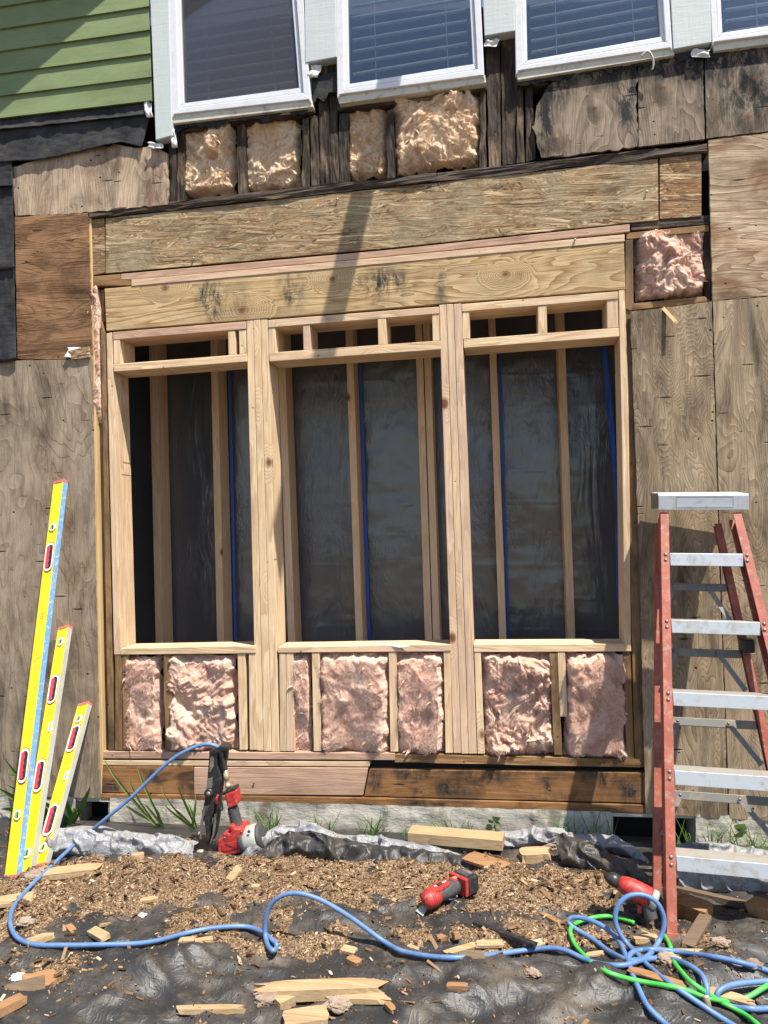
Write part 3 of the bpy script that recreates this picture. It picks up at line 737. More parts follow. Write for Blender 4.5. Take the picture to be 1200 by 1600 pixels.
# ------------------------------------------------------------------ inner stud wall and plastic sheet
OI = -0.62
iw = empty('inner_stud_wall', 'inner wall of upright studs seen through the openings', 'stud wall', loc=(-0.6, 0.62, FLZ))
for (xt0, xt1, xb0, xb1) in ((233, 244, 243, 254), (329, 340, 339, 350), (434, 445, 450, 461), (541, 552, 556, 567), (650, 661, 664, 675), (662.5, 673, 676.5, 687.5), (765, 776, 780, 791.5), (872, 884, 887, 899)):
    def at(xa, xb, py): return xa + (xb - xa) * (py - 560) / 440.0
    q = [(at(xt0, xb0, 440), 440), (at(xt1, xb1, 440), 440), (at(xt1, xb1, 1085), 1085), (at(xt0, xb0, 1085), 1085)]
    board('stud', q, OI, 0.13, m_inner, iw)
# grade stamps inked on two of the studs (illegible blocks of short strokes)
for (px, py) in ((259, 855), (353, 851)):
    c = P(px, py, OI - 0.05)
    sx = P(px - 5, py, OI).x
    for k in range(4):
        for j in range(2):
            zz = c.z + 0.012 - 0.016 * j
            box('grade_stamp', (P(px - 7, py, OI).x + 0.001 if False else P(245 if px < 300 else 341, py, OI).x + 0.0118, -OI + 0.018 + 0.018 * k, zz), (0.0006, 0.012, 0.005 + 0.004 * ((k + j) % 2)), m_dark, iw)
def pfn(u, v):
    px = 120 + 930 * u; py = 470 + 640 * v
    p = P(px, py, OI - 0.15)
    zz = (p.z + 0.02 * p.x + 0.004 * fb(Vector((p.x, 1, 0)), 3)) % 0.165
    p.y -= 0.012 * fb(Vector((p.x * 0.7, 3, p.z * 0.5)), 3, 2) + 0.0016 * math.exp(-((zz - 0.08) / 0.0035) ** 2) * max(0.0, 0.45 + fb(p, 3, 2)) + 0.002 * fb(p, 12, 2)
    return p
ps = tag(grid('plastic_sheet', pfn, 150, 220, m_plastic), 'wrinkled black plastic sheet hung behind the inner studs', 'plastic sheet')
for (q) in ([(356, 560), (360, 560), (370, 1000), (366, 1000)], [(560, 560), (565, 560), (579, 1000), (574, 1000)], [(779, 540), (783, 540), (797, 1000), (793, 1000)]):
    prism('blue_tape', [P(x, y, OI - 0.118) for x, y in q], (0, 0.002, 0), m_tape, ps)
def tfn(u, v):
    py = 540 + 400 * v
    px = 938 + 24 * min(1.0, v * 1.6) + (9 + 2 * math.sin(v * 9)) * u
    p = P(px, py, OI - 0.10)
    p.y -= 0.01 * math.sin(v * 14 + u * 3)
    return p
grid('blue_tape', tfn, 4, 40, m_tape, ps, solid=0.001)

# ------------------------------------------------------------------ insulation
def batt(q, o, bulge, seed, mat, label, nu=96, nv=130, amp=1.0, big=6.0):
    a, b, c, d = q
    def fn(u, v):
        x = (a[0] * (1 - u) + b[0] * u) * (1 - v) + (d[0] * (1 - u) + c[0] * u) * v
        y = (a[1] * (1 - u) + b[1] * u) * (1 - v) + (d[1] * (1 - u) + c[1] * u) * v
        p = P(x, y, o)
        e = min(u, 1 - u, 1.0) * 2; ev = min(v, 1 - v) * 2
        s = Vector((seed * 5.3, seed * 2.1, seed))
        er = 0.10 * fb(p + s, 20, 3)
        edge = min(1.0, max(0.0, e + er * 1.2) * 5.0) ** 0.6 * min(1.0, max(0.0, ev + er) * 8.0) ** 0.6
        w = Vector((fb(p + s, 6, 3), 0, fb(p + s + Vector((4, 0, 2)), 6, 3))) * 0.06
        pp = p + s + w; pp.z *= 0.8
        rg = lambda q, sc, oc: MN.fractal(q * sc, 0.55, 2.1, oc, noise_basis='PERLIN_ORIGINAL')
        b1 = fb(pp, big * 0.8, 2); b2 = abs(rg(pp + Vector((3, 1, 7)), big * 1.4, 4)); b3 = rg(pp + Vector((1, 6, 2)), big * 5.5, 5)
        tear = max(0.0, fb(p + s + Vector((5, 5, 5)), 9, 4) - 0.10); pit = max(0.0, -fb(p + s + Vector((2, 8, 1)), 8, 3) - 0.22)
        h = bulge * edge * (1.0 + 0.55 * b1) + amp * edge * (0.017 * b2 + 0.0036 * b3 + 0.026 * tear - 0.04 * pit) + 0.008
        p.y -= h
        p.x += amp * edge * 0.006 * rg(pp, 14, 3); p.z += amp * edge * (0.008 * rg(pp + Vector((2, 2, 2)), 12, 3) - 0.25 * max(0, 0.045 * tear))
        return p
    ob = grid('insulation_batt', fn, nu, nv, mat)
    me = ob.data; rr = random.Random(seed)
    bm = bmesh.new(); bm.from_mesh(me); bm.verts.ensure_lookup_table()
    base = [(v.co.copy(), v.normal.copy()) for v in bm.verts]
    for _ in range(int(len(base) * 0.55)):
        c, n = base[rr.randrange(len(base))]
        d = (n * rr.uniform(.2, 1) + Vector((rr.uniform(-1, 1), rr.uniform(-.4, .2), rr.uniform(-1.2, .8)))).normalized()
        L = rr.uniform(.004, .018); w = d.cross(n + Vector((.1, .2, .3))).normalized() * rr.uniform(.0002, .0006)
        mid = c + d * L * .5 + Vector((rr.uniform(-1, 1), rr.uniform(-1, 0), rr.uniform(-1, 1))) * L * .2
        vs = [bm.verts.new(p) for p in (c - w - n * .002, c + w - n * .002, mid + w * .8, mid - w * .8, c + d * L)]
        bm.faces.new(vs[:4]); bm.faces.new([vs[3], vs[2], vs[4]])
    for _ in range(int(26 * amp)):                     # torn wisps
        c, n = base[rr.randrange(len(base))]
        L = rr.uniform(.012, .034); d = (n * rr.uniform(.0, .3) + Vector((rr.uniform(-1, 1), -.1, rr.uniform(-1, .7)))).normalized()
        w = d.cross(n + Vector((.05, .1, .2))).normalized() * rr.uniform(.0035, .0085)
        prev = None
        for k in range(5):
            t = k / 4
            q = c + d * L * t + n * (.005 * math.sin(t * 2.6)) + Vector((0, 0, -.006 * t * t)) - n * .0015
            ww = w * (1 - .85 * t) * (.75 + .5 * rr.random())
            cur = (bm.verts.new(q - ww), bm.verts.new(q + n * .0015), bm.verts.new(q + ww))
            if prev:
                bm.faces.new((prev[0], prev[1], cur[1], cur[0])); bm.faces.new((prev[1], prev[2], cur[2], cur[1]))
            prev = cur
    bm.to_mesh(me); bm.free()
    me.polygons.foreach_set('use_smooth', [True] * len(me.polygons))
    return tag(ob, label, 'insulation', 'fibreglass insulation in the stud bays')
batt([(286, 203), (373, 196), (372, 306), (288, 312)], -0.085, 0.055, 1, m_ins_tan, 'torn peach insulation under the left window, first bay', amp=1.25)
batt([(384, 192), (473, 182), (472, 298), (386, 304)], -0.09, 0.045, 2, m_ins_tan, 'peach insulation under the right half of the left window', amp=1.1)
batt([(545, 176), (605, 170), (606, 282), (548, 288)], -0.08, 0.05, 3, m_ins_tan, 'narrow torn peach insulation under the left half of the second window', amp=1.2)
batt([(616, 168), (751, 148), (750, 264), (618, 280)], -0.075, 0.06, 4, m_ins_tan, 'wide ragged peach insulation under the right half of the second window', nu=130, amp=1.4)
batt([(989, 372), (1102, 360), (1102, 466), (990, 476)], -0.075, 0.06, 5, m_ins_pink, 'square pink insulation in the boxed bay right of the beam', nu=120, amp=1.25)
batt([(204, 1022), (257, 1022), (259, 1170), (204, 1172)], -0.07, 0.05, 6, m_ins_pink, 'narrow pink insulation left of a rotten stud, bottom left bay', amp=0.9)
batt([(268, 1022), (372, 1022), (374, 1170), (270, 1172)], -0.065, 0.058, 7, m_ins_pink, 'bulging folded pink insulation above the nail gun', nu=120, amp=1.05)
batt([(458, 1020), (488, 1020), (491, 1172), (460, 1174)], -0.07, 0.045, 8, m_ins_pink, 'thin strip of pink insulation right of the left post', nu=50, amp=0.7)
batt([(500, 1018), (609, 1018), (610, 1173), (502, 1174)], -0.06, 0.065, 9, m_ins_pink, 'wide smooth pink insulation in the middle bay', nu=120, amp=0.75, big=4)
batt([(620, 1018), (693, 1018), (696, 1173), (622, 1175)], -0.06, 0.06, 10, m_ins_pink, 'tall pink insulation pillow left of the right post', amp=0.75, big=4)
batt([(752, 1018), (860, 1018), (866, 1174), (758, 1177)], -0.065, 0.055, 11, m_ins_pink, 'shredded pink insulation with dark holes right of the right post', nu=130, amp=1.6, big=8)
batt([(884, 1018), (974, 1018), (979, 1180), (880, 1180)], -0.055, 0.06, 12, m_ins_pink, 'folded pink insulation in the last bay beside the ladder', nu=120, amp=0.9, big=4.5)
batt([(142, 450), (160, 450), (166, 664), (150, 664)], -0.046, 0.034, 13, m_ins_pink, 'thin crumpled insulation strip beside the beam end', nu=30, nv=160, amp=0.45, big=14)

# ------------------------------------------------------------------ upper storey: windows, trim, siding
def winbar(name, q, o, th, mat, par, bev=0.003): return board(name, q, o, th, mat, par, bev)
def lerp(a, b, t): return (a[0] + (b[0] - a[0]) * t, a[1] + (b[1] - a[1]) * t)
def window(tlx, trx, bl, br, fw, label, screen=False, slat0=0, TOP=-330):
    w = empty('window', label, 'window', 'white vinyl windows of the upper floor', loc=P(bl[0], bl[1], 0.03))
    lx = lambda y: tlx + (bl[0] - tlx) * y / bl[1]     # left edge at photo row y (tlx at row 0)
    rx = lambda y: trx + (br[0] - trx) * y / br[1]
    sl_ = (br[1] - bl[1]) / (br[0] - bl[0])
    tl, tr = (lx(TOP), TOP + 30), (rx(TOP), TOP)
    winbar('frame_side', [tl, (tl[0] + fw, tl[1]), (bl[0] + fw, bl[1] - fw - 4), bl], 0.042, 0.07, m_vinyl, w)
    winbar('frame_side', [(tr[0] - fw, tr[1]), tr, br, (br[0] - fw, br[1] - fw - 4)], 0.042, 0.07, m_vinyl, w)
    winbar('frame_bottom', [(bl[0] + fw, bl[1] - fw - 4), (br[0] - fw, br[1] - fw - 4), (br[0], br[1] - 6), (bl[0], bl[1] - 6)], 0.044, 0.07, m_vinyl, w)
    winbar('frame_top', [tl, tr, (tr[0], tr[1] + fw), (tl[0], tl[1] + fw)], 0.044, 0.07, m_vinyl, w)
    winbar('sill_flange', [(bl[0] - 1, bl[1] - 6), (br[0] + 1, br[1] - 6), (br[0] + 3, br[1] + 6), (bl[0] + 3, bl[1] + 8)], 0.034, 0.05, m_sillvinyl, w, 0.002)
    # inner sash
    a, b = fw, fw + 7
    gl0, gr0 = (tl[0] + b, tl[1] + fw), (tr[0] - b, tr[1] + fw)
    gl1, gr1 = (bl[0] + b, bl[1] - fw - 12), (br[0] - b, br[1] - fw - 12)
    winbar('sash', [(tl[0] + a, tl[1] + fw), gl0, gl1, (bl[0] + a, bl[1] - fw - 4)], 0.030, 0.04, m_vinyl, w)
    winbar('sash', [gr0, (tr[0] - a, tr[1] + fw), (br[0] - a, br[1] - fw - 4), gr1], 0.030, 0.04, m_vinyl, w)
    winbar('sash', [gl1, gr1, (br[0] - a, br[1] - fw - 4), (bl[0] + a, bl[1] - fw - 4)], 0.031, 0.04, m_vinyl, w)
    g = winbar('glass_pane', [gl0, gr0, gr1, gl1], 0.012, 0.004, m_glass, w, 0.0)
    if screen:
        prism('insect_screen', [P(*c, 0.022) for c in (gl0, gr0, gr1, gl1)], (0, 0.0006, 0), m_screen, w)
    # blinds: each slat a thin tilted strip, two ladder cords
    y = gl1[1] + 8 + slat0
    while y > -150:
        t = (y - gl0[1]) / (gl1[1] - gl0[1])
        l, r = lerp(gl0, gl1, t), lerp(gr0, gr1, t)
        A, Bq = P(l[0] + 6, l[1], -0.055), P(r[0] - 6, r[1], -0.055)
        prism('blind_slat', [A, Bq, Bq + Vector((0, 0.020, 0.002)), A + Vector((0, 0.020, 0.002))], (0, 0, 0.0050), m_blind, w)
        y -= 17.6
    for t in (0.22, 0.80):
        u, v = lerp(gl0, gr0, t), lerp(gl1, gr1, t)
        tube('blind_cord', [P(*u, -0.050), P(*v, -0.050)], 0.0016, m_blind, w, 6, 1)
    # dark sheet painting the shade of the room behind
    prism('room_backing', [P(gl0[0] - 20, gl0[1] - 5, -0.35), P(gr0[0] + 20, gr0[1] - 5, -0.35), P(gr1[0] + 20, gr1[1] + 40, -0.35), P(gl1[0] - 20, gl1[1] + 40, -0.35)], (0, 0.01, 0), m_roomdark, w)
    return w
window(263, 474, (268, 185), (486, 161), 12, 'leftmost window, grey insect screen over closed blinds, beside green siding', True)
window(525, 751, (527, 154), (757, 123), 11, 'second window from the left, blue sky reflected over blinds', slat0=-6)
window(804, 1046, (806, 117), (1051, 80), 11, 'third window from the left, peeling sill flange', slat0=-3)
window(1110, 1390, (1113, 72), (1392, 36), 9, 'partly shown window at the right edge of the photo', slat0=-9)
def trimb(q, label): return tag(board('trim_board', q, 0.046, 0.05, m_trim, None, 0.003), label, 'trim board', 'pale blue window trim')
trimb([(222, -330), (256, -330), (269, 212), (243, 219)], 'pale blue upright trim between green siding and left window')
trimb([(470, -330), (521, -330), (526, 89), (477, 98)], 'pale blue trim cut off between the first and second windows')
trimb([(740, -330), (797, -330), (805, 48), (757, 56)], 'pale blue trim cut off between the second and third windows')
trimb([(1030, -330), (1100, -330), (1112, 66), (1052, 77)], 'pale blue trim between the third window and the rightmost one')
# torn white flashing scraps below the trim
def scrap_sheet(c, w_, h_, mat, label, cat, seed, name='flashing_scrap', oo=0.03):
    def fn(u, v):
        p = P(c[0] + (u - 0.5) * w_ + 3 * math.sin(v * 3 + seed), c[1] + (v - 0.5) * h_, oo)
        p.y -= 0.012 * fb(Vector((u * 2 + seed, v * 2, seed)), 1.0) + 0.008 * v
        return p
    return tag(grid(name, fn, 8, 10, mat, solid=0.0015), label, cat)
scrap_sheet((491, 112), 16, 22, m_paper, 'torn white flashing scrap hanging below the first cut trim', 'flashing', 1)
scrap_sheet((769, 68), 20, 13, m_paper, 'torn white flashing scrap under the second cut trim', 'flashing', 2)
scrap_sheet((1096, 84), 28, 14, m_paper, 'torn white flashing scrap by the rightmost trim foot', 'flashing', 3)
scrap_sheet((234, 172), 11, 26, m_paper, 'white house wrap scrap left of the corner trim', 'flashing', 4)
scrap_sheet((271, 217), 9, 30, m_paper, 'white paper strip hanging right of the corner trim foot', 'flashing', 5)
scrap_sheet((242, 228), 22, 10, m_paper, 'crumpled pale scrap on top of the bleached plywood', 'flashing', 6)
tag(tube('sealant_strip', [P(1002, 88, .05), P(1012, 80, .055), P(1019, 88, .055), P(1021, 100, .05), P(1019, 109, .045)], 0.004, m_sillvinyl, None, 8), 'peeled curl of sealant hanging from the third window sill', 'sealant')

sd = empty('lap_siding', 'green painted lap siding boards at the top left', 'siding', loc=P(0, 184, 0.02))
for k in range(16):
    yl, yr = 184 - 34.8 * k, 156.5 - 36.8 * k
    sl2 = (yr - yl) / 235.0
    xr = 237 - 0.03 * (156 - yr)
    a, b = (-160, yl - 160 * sl2), (xr, yr)
    c, d = (xr, yr - 41), (-160, yl - 160 * sl2 - 40)
    fa, fb_, fc, fd = P(*a, 0.040), P(*b, 0.040), P(*c, 0.027), P(*d, 0.027)
    n = 24
    verts, faces = [], []
    for i in range(n + 1):
        t = i / n
        wv = 0.0012 * MN.noise(Vector((t * 9, k, 0)))
        for p in (fa.lerp(fb_, t) + Vector((0, wv, 0)), fd.lerp(fc, t), fd.lerp(fc, t) + Vector((0, .010, 0)), fa.lerp(fb_, t) + Vector((0, .010 + wv, 0))):
            verts.append(p)
    for i in range(n):
        for j in range(4):
            faces.append([i * 4 + j, i * 4 + (j + 1) % 4, i * 4 + 4 + (j + 1) % 4, i * 4 + 4 + j])
    faces += [[0, 1, 2, 3], [n * 4 + j for j in range(4)]]
    mesh('siding_board', verts, faces, m_siding, sd)

# unseen overhead pieces shaped to throw the shadows: eave end above the siding, a timber outrigger
S = SUN / -SUN.y                                        # per metre out from the wall
A0, B0 = P(330, -190, 0.04), P(-15, 190, 0.04)
B1 = B0 + S * 0.30
L0 = A0 + Vector((-2.4, 0, 0.1)); L1 = B1 + Vector((-1.6, 0, 0.05))
prism('eave_shadow_caster', [A0, L0, L1, B1], (0, 0, 0.05), m_roof)
tag(bpy.data.objects['eave_shadow_caster'], 'unseen eave overhang shaped to shadow the green siding', 'eave')
def tip_gap(o):                                         # where the tip that the third window mirrors would cast its shadow
    r = ray(858, 62); t = CAM + r * ((D + o) / r.y)
    t = Vector((t.x, -o, t.z)); s_ = t - S * o
    l0, l1 = P(572, 290), P(500, 490)
    return (s_.x - l0.x) - (l1.x - l0.x) * (s_.z - l0.z) / (l1.z - l0.z), t
os_ = min((abs(tip_gap(k * 0.01)[0]), k * 0.01) for k in range(10, 150))[1]
a, b = P(668, -120, 0.0), tip_gap(os_)[1]
zs = (b - S * os_).z
b = a.lerp(b, min(1.0, (a.z - P(430, 830).z) / (a.z - zs)))
ob = prism('outrigger_beam', [a + Vector((-.045, 0, 0)), a + Vector((.045, 0, 0)), a + Vector((.045, 0, .05)), a + Vector((-.045, 0, .05))], b - a, m_oldx)
tag(ob, 'unseen timber outrigger above the windows, shaped for its shadow stripe', 'timber')
for q, lab in (([(802, 122), (905, 104), (893, 120), (884, 117), (872, 128), (846, 124), (838, 134), (815, 131), (804, 138)], 'torn black paper edge hanging under the third window'),
               ([(905, 106), (1050, 84), (1046, 98), (1025, 95), (1008, 106), (980, 100), (955, 112), (925, 108), (910, 118)], 'ragged black paper strip below the third window, right half'),
               ([(1052, 86), (1190, 62), (1180, 76), (1150, 74), (1120, 92), (1090, 86), (1060, 98)], 'ragged black paper below the rightmost trim'),
               ([(488, 120), (526, 112), (527, 150), (515, 142), (505, 160), (494, 150), (489, 165)], 'torn black paper between the first two windows'),
               ([(270, 196), (480, 168), (478, 178), (440, 176), (420, 188), (370, 186), (340, 198), (300, 196), (274, 206)], 'ragged black paper strip under the left window')):
    fine = []
    for i in range(len(q)):
        a_, b_ = q[i], q[(i + 1) % len(q)]
        for t in range(6):
            x, y = lerp(a_, b_, t / 6)
            low = 0.0 if i == 0 else 1.0
            fine.append((x + low * 4 * MN.noise(Vector((x * .2, y * .2, 3))), y + low * 7 * MN.noise(Vector((x * .11, y * .3, 8)))))
    q = fine
    tag(prism('torn_paper', [P(x, y, 0.019) for x, y in q], (0, 0.003, 0), m_felt), lab, 'building paper', 'torn black paper under the windows')
# splinter of wood below the boxed bay
st0, st1 = P(1036, 481, 0.012), P(1056, 503, 0.052)
dv = (st1 - st0)
tag(prism('wood_splinter', [st0 + Vector((-.008, 0, -.002)), st0 + Vector((.004, 0, .006)), st0 + Vector((.010, 0, -.004)), st0 + Vector((-.002, 0, -.010))], dv, m_ply_edge, bevel=.001), 'pale splinter sticking out below the boxed pink insulation', 'splinter')
scrap_sheet((113, 551), 20, 17, m_paper, 'white paper tag at the lower edge of the brown plywood', 'paper', 7, 'paper_tag', 0.018)
rough_board('wood_chunk', [(106, 548), (138, 541), (140, 558), (112, 562)], 0.024, 0.012, m_osb_small, None, 0.004, 12)
tag(bpy.data.objects['wood_chunk'], 'ragged brown wood scrap beside the white paper tag', 'wood scrap')
tag(prism('white_shim', [P(576, 1003, -0.02), P(640, 1010, 0.012), P(624, 1012, 0.012)], (0, 0, 0.0015), m_paper), 'white pointed shim lying on the middle sill', 'shim')
# nails / screws standing proud in the new rim board and the strand board
nails = 0
for (px, py, lab) in ((397, 1223, 'single nail standing proud of the new pink rim board'), (527, 312, 'nail head near the middle of the long strand board'), (302, 404, 'nail head low at the left of the long strand board'), (898, 375, 'nail head at the right end of the strip over the beam'), (1010, 300, 'nail head at the right end of the long strand board')):
    c = P(px, py, 0.004)
    o = lathe('nail', [(0.002, 0), (0.002, 0.004), (0.0055, 0.005), (0.0045, 0.0065)], c, (0.15, -1, 0.1), m_rivet, None, 8)
    tag(o, lab, 'nail', 'nails left in the boards')

# ================================================================== ground cover: tarp, sawdust, chips
def gauss(x, y, z):
    cx, cy, rx, ry = z
    return math.exp(-((x - cx) / rx) ** 2 - ((y - cy) / ry) ** 2)
def zone(px, py, rpx, rpy, w=1.0):
    c = G(px, py); e = G(px + rpx, py); f_ = G(px, py - rpy)
    return (c.x, c.y, abs(e.x - c.x), abs(f_.y - c.y)), w
ZN = [zone(290, 1395, 260, 48), zone(560, 1375, 190, 40), zone(100, 1400, 130, 45), zone(840, 1410, 190, 42, .9), zone(900, 1470, 60, 20, .7), zone(70, 1540, 90, 40, .8), zone(330, 1465, 70, 22, .7),
      zone(520, 1485, 130, 24, .7), zone(1080, 1500, 120, 30, .8), zone(850, 1380, 120, 26, .8), zone(760, 1480, 90, 25, .8), zone(20, 1455, 60, 30, .9), zone(400, 1500, 50, 18, .6)]
HM = [zone(450, 1400, 420, 50, .015), zone(150, 1420, 220, 50, .015)]
def mask(x, y):
    return min(1.3, sum(w * gauss(x, y, z) for z, w in ZN))
FOLDS = [((60, 1570), (430, 1480), .035, .06), ((120, 1600), (330, 1500), .025, .05), ((560, 1545), (900, 1510), .035, .045), ((850, 1600), (1010, 1510), .05, .05), ((1000, 1600), (1250, 1470), .05, .08), ((640, 1590), (860, 1540), .04, .05), ((420, 1440), (640, 1470), .03, .05)]
FOLDS = [(G(*a), G(*b), h, w) for a, b, h, w in FOLDS]
def th(x, y):
    h = sum(w * gauss(x, y, z) for z, w in HM)
    p = Vector((x, y, 0))
    for a, b, hh, w in FOLDS:
        ab = Vector((b.x - a.x, b.y - a.y)); ap = Vector((x - a.x, y - a.y))
        t = max(0, min(1, ap.dot(ab) / ab.length_squared))
        d = (ap - ab * t).length + 0.035 * fb(p, 5, 2)
        h += hh * math.exp(-(d / w) ** 2) * (0.5 + 0.5 * math.sin(math.pi * t))
    far = min(1.0, max(0.0, (-y - 0.05) / 0.3))
    h += far * (0.014 * (1 - abs(fb(Vector((x * 0.8 + y * 0.5, y, 0)), 3.2, 2)) * 2) + 0.017 * max(0, 1 - 3.2 * abs(fb(Vector((x * 0.7 + y * 0.7 + 3, y * 1.6, 0)), 6, 2))) ** 1.5 + 0.005 * max(0, 1 - 3 * abs(fb(Vector((x + 7, y * 1.5, 0)), 13, 1))))
    return max(h, -0.02) + 0.004
tp = empty('tarp', 'crumpled black tarp with silver underside spread over the ground', 'tarp', loc=(-0.5, -0.8, 0))
X0, X1, Y0, Y1 = -2.9, 2.2, -2.75, -0.02
NX, NY = 400, 230
def tfn2(u, v):
    x = X0 + (X1 - X0) * u; y = Y0 + (Y1 - Y0) * v
    return Vector((x, y, th(x, y)))
grid('tarp_sheet', tfn2, NX, NY, m_tarp, tp)
def sh(x, y):
    m = mask(x, y); p = Vector((x, y, 2))
    return th(x, y) + 0.030 * (m - 0.55) + 0.022 * fb(p, 8, 4) + 0.006 * fb(p, 45, 2) - 0.004
def sfn(u, v):
    x = -2.6 + 4.2 * u; y = -1.6 + 1.5 * v
    z = sh(x, y)
    t = th(x, y)
    return Vector((x, y, max(z, t - 0.03)))
tag(grid('sawdust', sfn, 300, 130, m_saw), 'brown sawdust and crumbled rotten wood heaped on the tarp', 'sawdust', kind='stuff')
def gz(x, y): return max(th(x, y), sh(x, y))
# small chips
rng = random.Random(3)
cv, cf = [], []
cnt = 0
while cnt < 22000:
    x = rng.uniform(-2.6, 1.5); y = rng.uniform(-1.7, -0.12)
    m = mask(x, y)
    m = m * 0.9 + 0.9 * fb(Vector((x, y, 2)), 8, 3)
    if rng.random() > m * 0.9 - 0.15:
        if rng.random() > 0.05: continue
    L = 0.0017 + 0.010 * rng.random() ** 6 + (rng.uniform(.008, .030) if rng.random() < 0.013 else 0); W = min(L * rng.uniform(0.15, 0.55), .006); T = rng.uniform(0.0006, 0.002)
    a = rng.uniform(0, 6.28); tl = rng.uniform(-0.5, 0.5)
    M = Matrix.Translation((x, y, gz(x, y) + 0.002)) @ Matrix.Rotation(a, 4, 'Z') @ Matrix.Rotation(tl, 4, 'Y') @ Matrix.Rotation(rng.uniform(-.6, .6), 4, 'X')
    k = len(cv)
    j = rng.uniform(0.5, 1)
    for (sx, sy) in ((-1, -j), (1, -1), (1, j), (-1, 1)):
        for sz in (-1, 1):
            cv.append(M @ Vector((sx * L, sy * W, sz * T)))
    cf += [[k + i for i in f] for f in ((0, 2, 4, 6), (7, 5, 3, 1), (0, 1, 3, 2), (2, 3, 5, 4), (4, 5, 7, 6), (6, 7, 1, 0))]
    cnt += 1
tag(mesh('wood_chips', cv, cf, m_chips), 'small wood chips and splinters scattered over the tarp', 'wood chips', kind='stuff')

# silver folded hem of the tarp lying along the foundation
def ribbon(name, path, prof_w, mat, seed, nl=160, nw=24):
    pts = spline([B(px, py, base) for px, py, base in path], 12)
    n = len(pts) - 1
    def fn(u, v):
        k = u * n; i = min(int(k), n - 1); p = pts[i].lerp(pts[i + 1], k - i)
        ang = (v - 0.08) * 2.7
        w_ = prof_w(u)
        q = p + Vector((0, -w_ * (math.sin(ang) * 0.62), -w_ * (1 - math.cos(ang)) * 0.55))
        s = Vector((seed * 3, seed, 0))
        k1 = max(0, 1 - 4.5 * abs(fb(q + s, 7, 2))); k2 = max(0, 1 - 4 * abs(fb(q + s + Vector((4, 1, 0)), 15, 2)))
        q += Vector((0.02 * fb(q + s, 9), 0.020 * fb(q + s, 6, 1) - 0.022 * k1 - 0.010 * k2, 0.020 * fb(q + s + Vector((2, 0, 0)), 6, 1) + 0.018 * k1 + 0.008 * k2))
        q.z = max(q.z, gz(q.x, q.y) - 0.006)
        return q
    o = grid(name, fn, nl, nw, mat, tp, solid=0.0015)
    return o
ribbon('silver_fold', [(84, 1300, 1345), (120, 1293, 1340), (170, 1300, 1338), (240, 1303, 1335), (310, 1315, 1338)], lambda u: 0.10, m_silver, 1, 160, 26)
ribbon('silver_fold', [(330, 1352, 1352), (375, 1340, 1350), (405, 1315, 1340), (430, 1290, 1330), (470, 1285, 1328), (520, 1296, 1330), (580, 1308, 1335), (640, 1318, 1340), (700, 1330, 1345), (735, 1342, 1350)], lambda u: 0.035 + 0.03 * math.sin(u * 3.1), m_silver, 2)
ribbon('black_fold', [(400, 1335, 1352), (440, 1305, 1345), (500, 1308, 1345), (580, 1322, 1350), (660, 1335, 1352), (740, 1345, 1356)], lambda u: 0.09, m_tarp, 3)
ribbon('silver_fold', [(745, 1312, 1325), (800, 1298, 1325), (850, 1291, 1322), (900, 1300, 1325), (950, 1305, 1330), (985, 1316, 1338), (1012, 1342, 1350)], lambda u: 0.06, m_silver, 4)
ribbon('black_fold', [(870, 1312, 1345), (920, 1318, 1355), (960, 1335, 1365), (990, 1350, 1372), (1010, 1370, 1380)], lambda u: 0.12, m_tarp, 5)
ribbon('silver_fold', [(1060, 1322, 1340), (1100, 1314, 1340), (1150, 1322, 1342), (1200, 1330, 1345), (1260, 1338, 1350)], lambda u: 0.10, m_silver, 6)
ribbon('silver_fold', [(1060, 1362, 1392), (1110, 1366, 1392), (1150, 1374, 1395), (1200, 1372, 1395)], lambda u: 0.06, m_silver, 7)

# ================================================================== objects
# ---- scraps of wood, each its own thing
def scrap(px, py, L, W, T, ang, mat, label, tilt=0.0, ragged=0.25, name='wood_offcut', seed=0, h=0.0, cat='offcut'):
    if L < .3: L *= .82; W *= .74; T *= .7
    if ragged < .3 and L < .2: ragged += .12
    c = G(px, py)
    z = gz(c.x, c.y)
    c = G(px, py, z + T / 2)
    r = random.Random(seed or int(px * 7 + py))
    M = Matrix.Translation((c.x, c.y, gz(c.x, c.y) + T / 2 + h)) @ Matrix.Rotation(math.radians(ang), 4, 'Z') @ Matrix.Rotation(math.radians(tilt), 4, 'Y') @ Matrix.Rotation(r.uniform(-.12, .12), 4, 'X')
    n = max(5, int(L / 0.02))
    verts, faces = [], []
    ring = [(-1, -1), (-.4, -1), (.4, -1), (1, -1), (1, 1), (.4, 1), (-.4, 1), (-1, 1)]
    for k in range(n + 1):
        t = k / n * 2 - 1
        e = max(0, abs(t) - (1 - ragged)) / max(ragged, 1e-3)
        for i, (a, b) in enumerate(ring):
            jag = ragged * e * r.uniform(-0.55, 0.15) * L * 0.5 * (1 if t > 0 else -1)
            w_ = W / 2 * a * (1 - 0.35 * e * ragged * 2 * r.random()) + ragged * 0.02 * W * r.uniform(-1, 1)
            verts.append(M @ Vector((t * L / 2 + jag, w_, b * T / 2 * (1 - 0.5 * e * ragged))))
    for k in range(n):
        for i in range(8):
            faces.append([k * 8 + i, k * 8 + (i + 1) % 8, (k + 1) * 8 + (i + 1) % 8, (k + 1) * 8 + i])
    faces += [list(range(8)), list(range(n * 8, n * 8 + 8))]
    o = mesh(name, verts, faces, mat)
    return tag(o, label, cat, 'wood scraps on the tarp')
L_, O_, D_ = m_scrapL, m_scrapO, m_scrapD
scrap(713, 1322, .37, .085, .038, -6, L_, 'pale yellow board offcut leaning on the tarp edge by the foundation', ragged=0.0, h=.03)
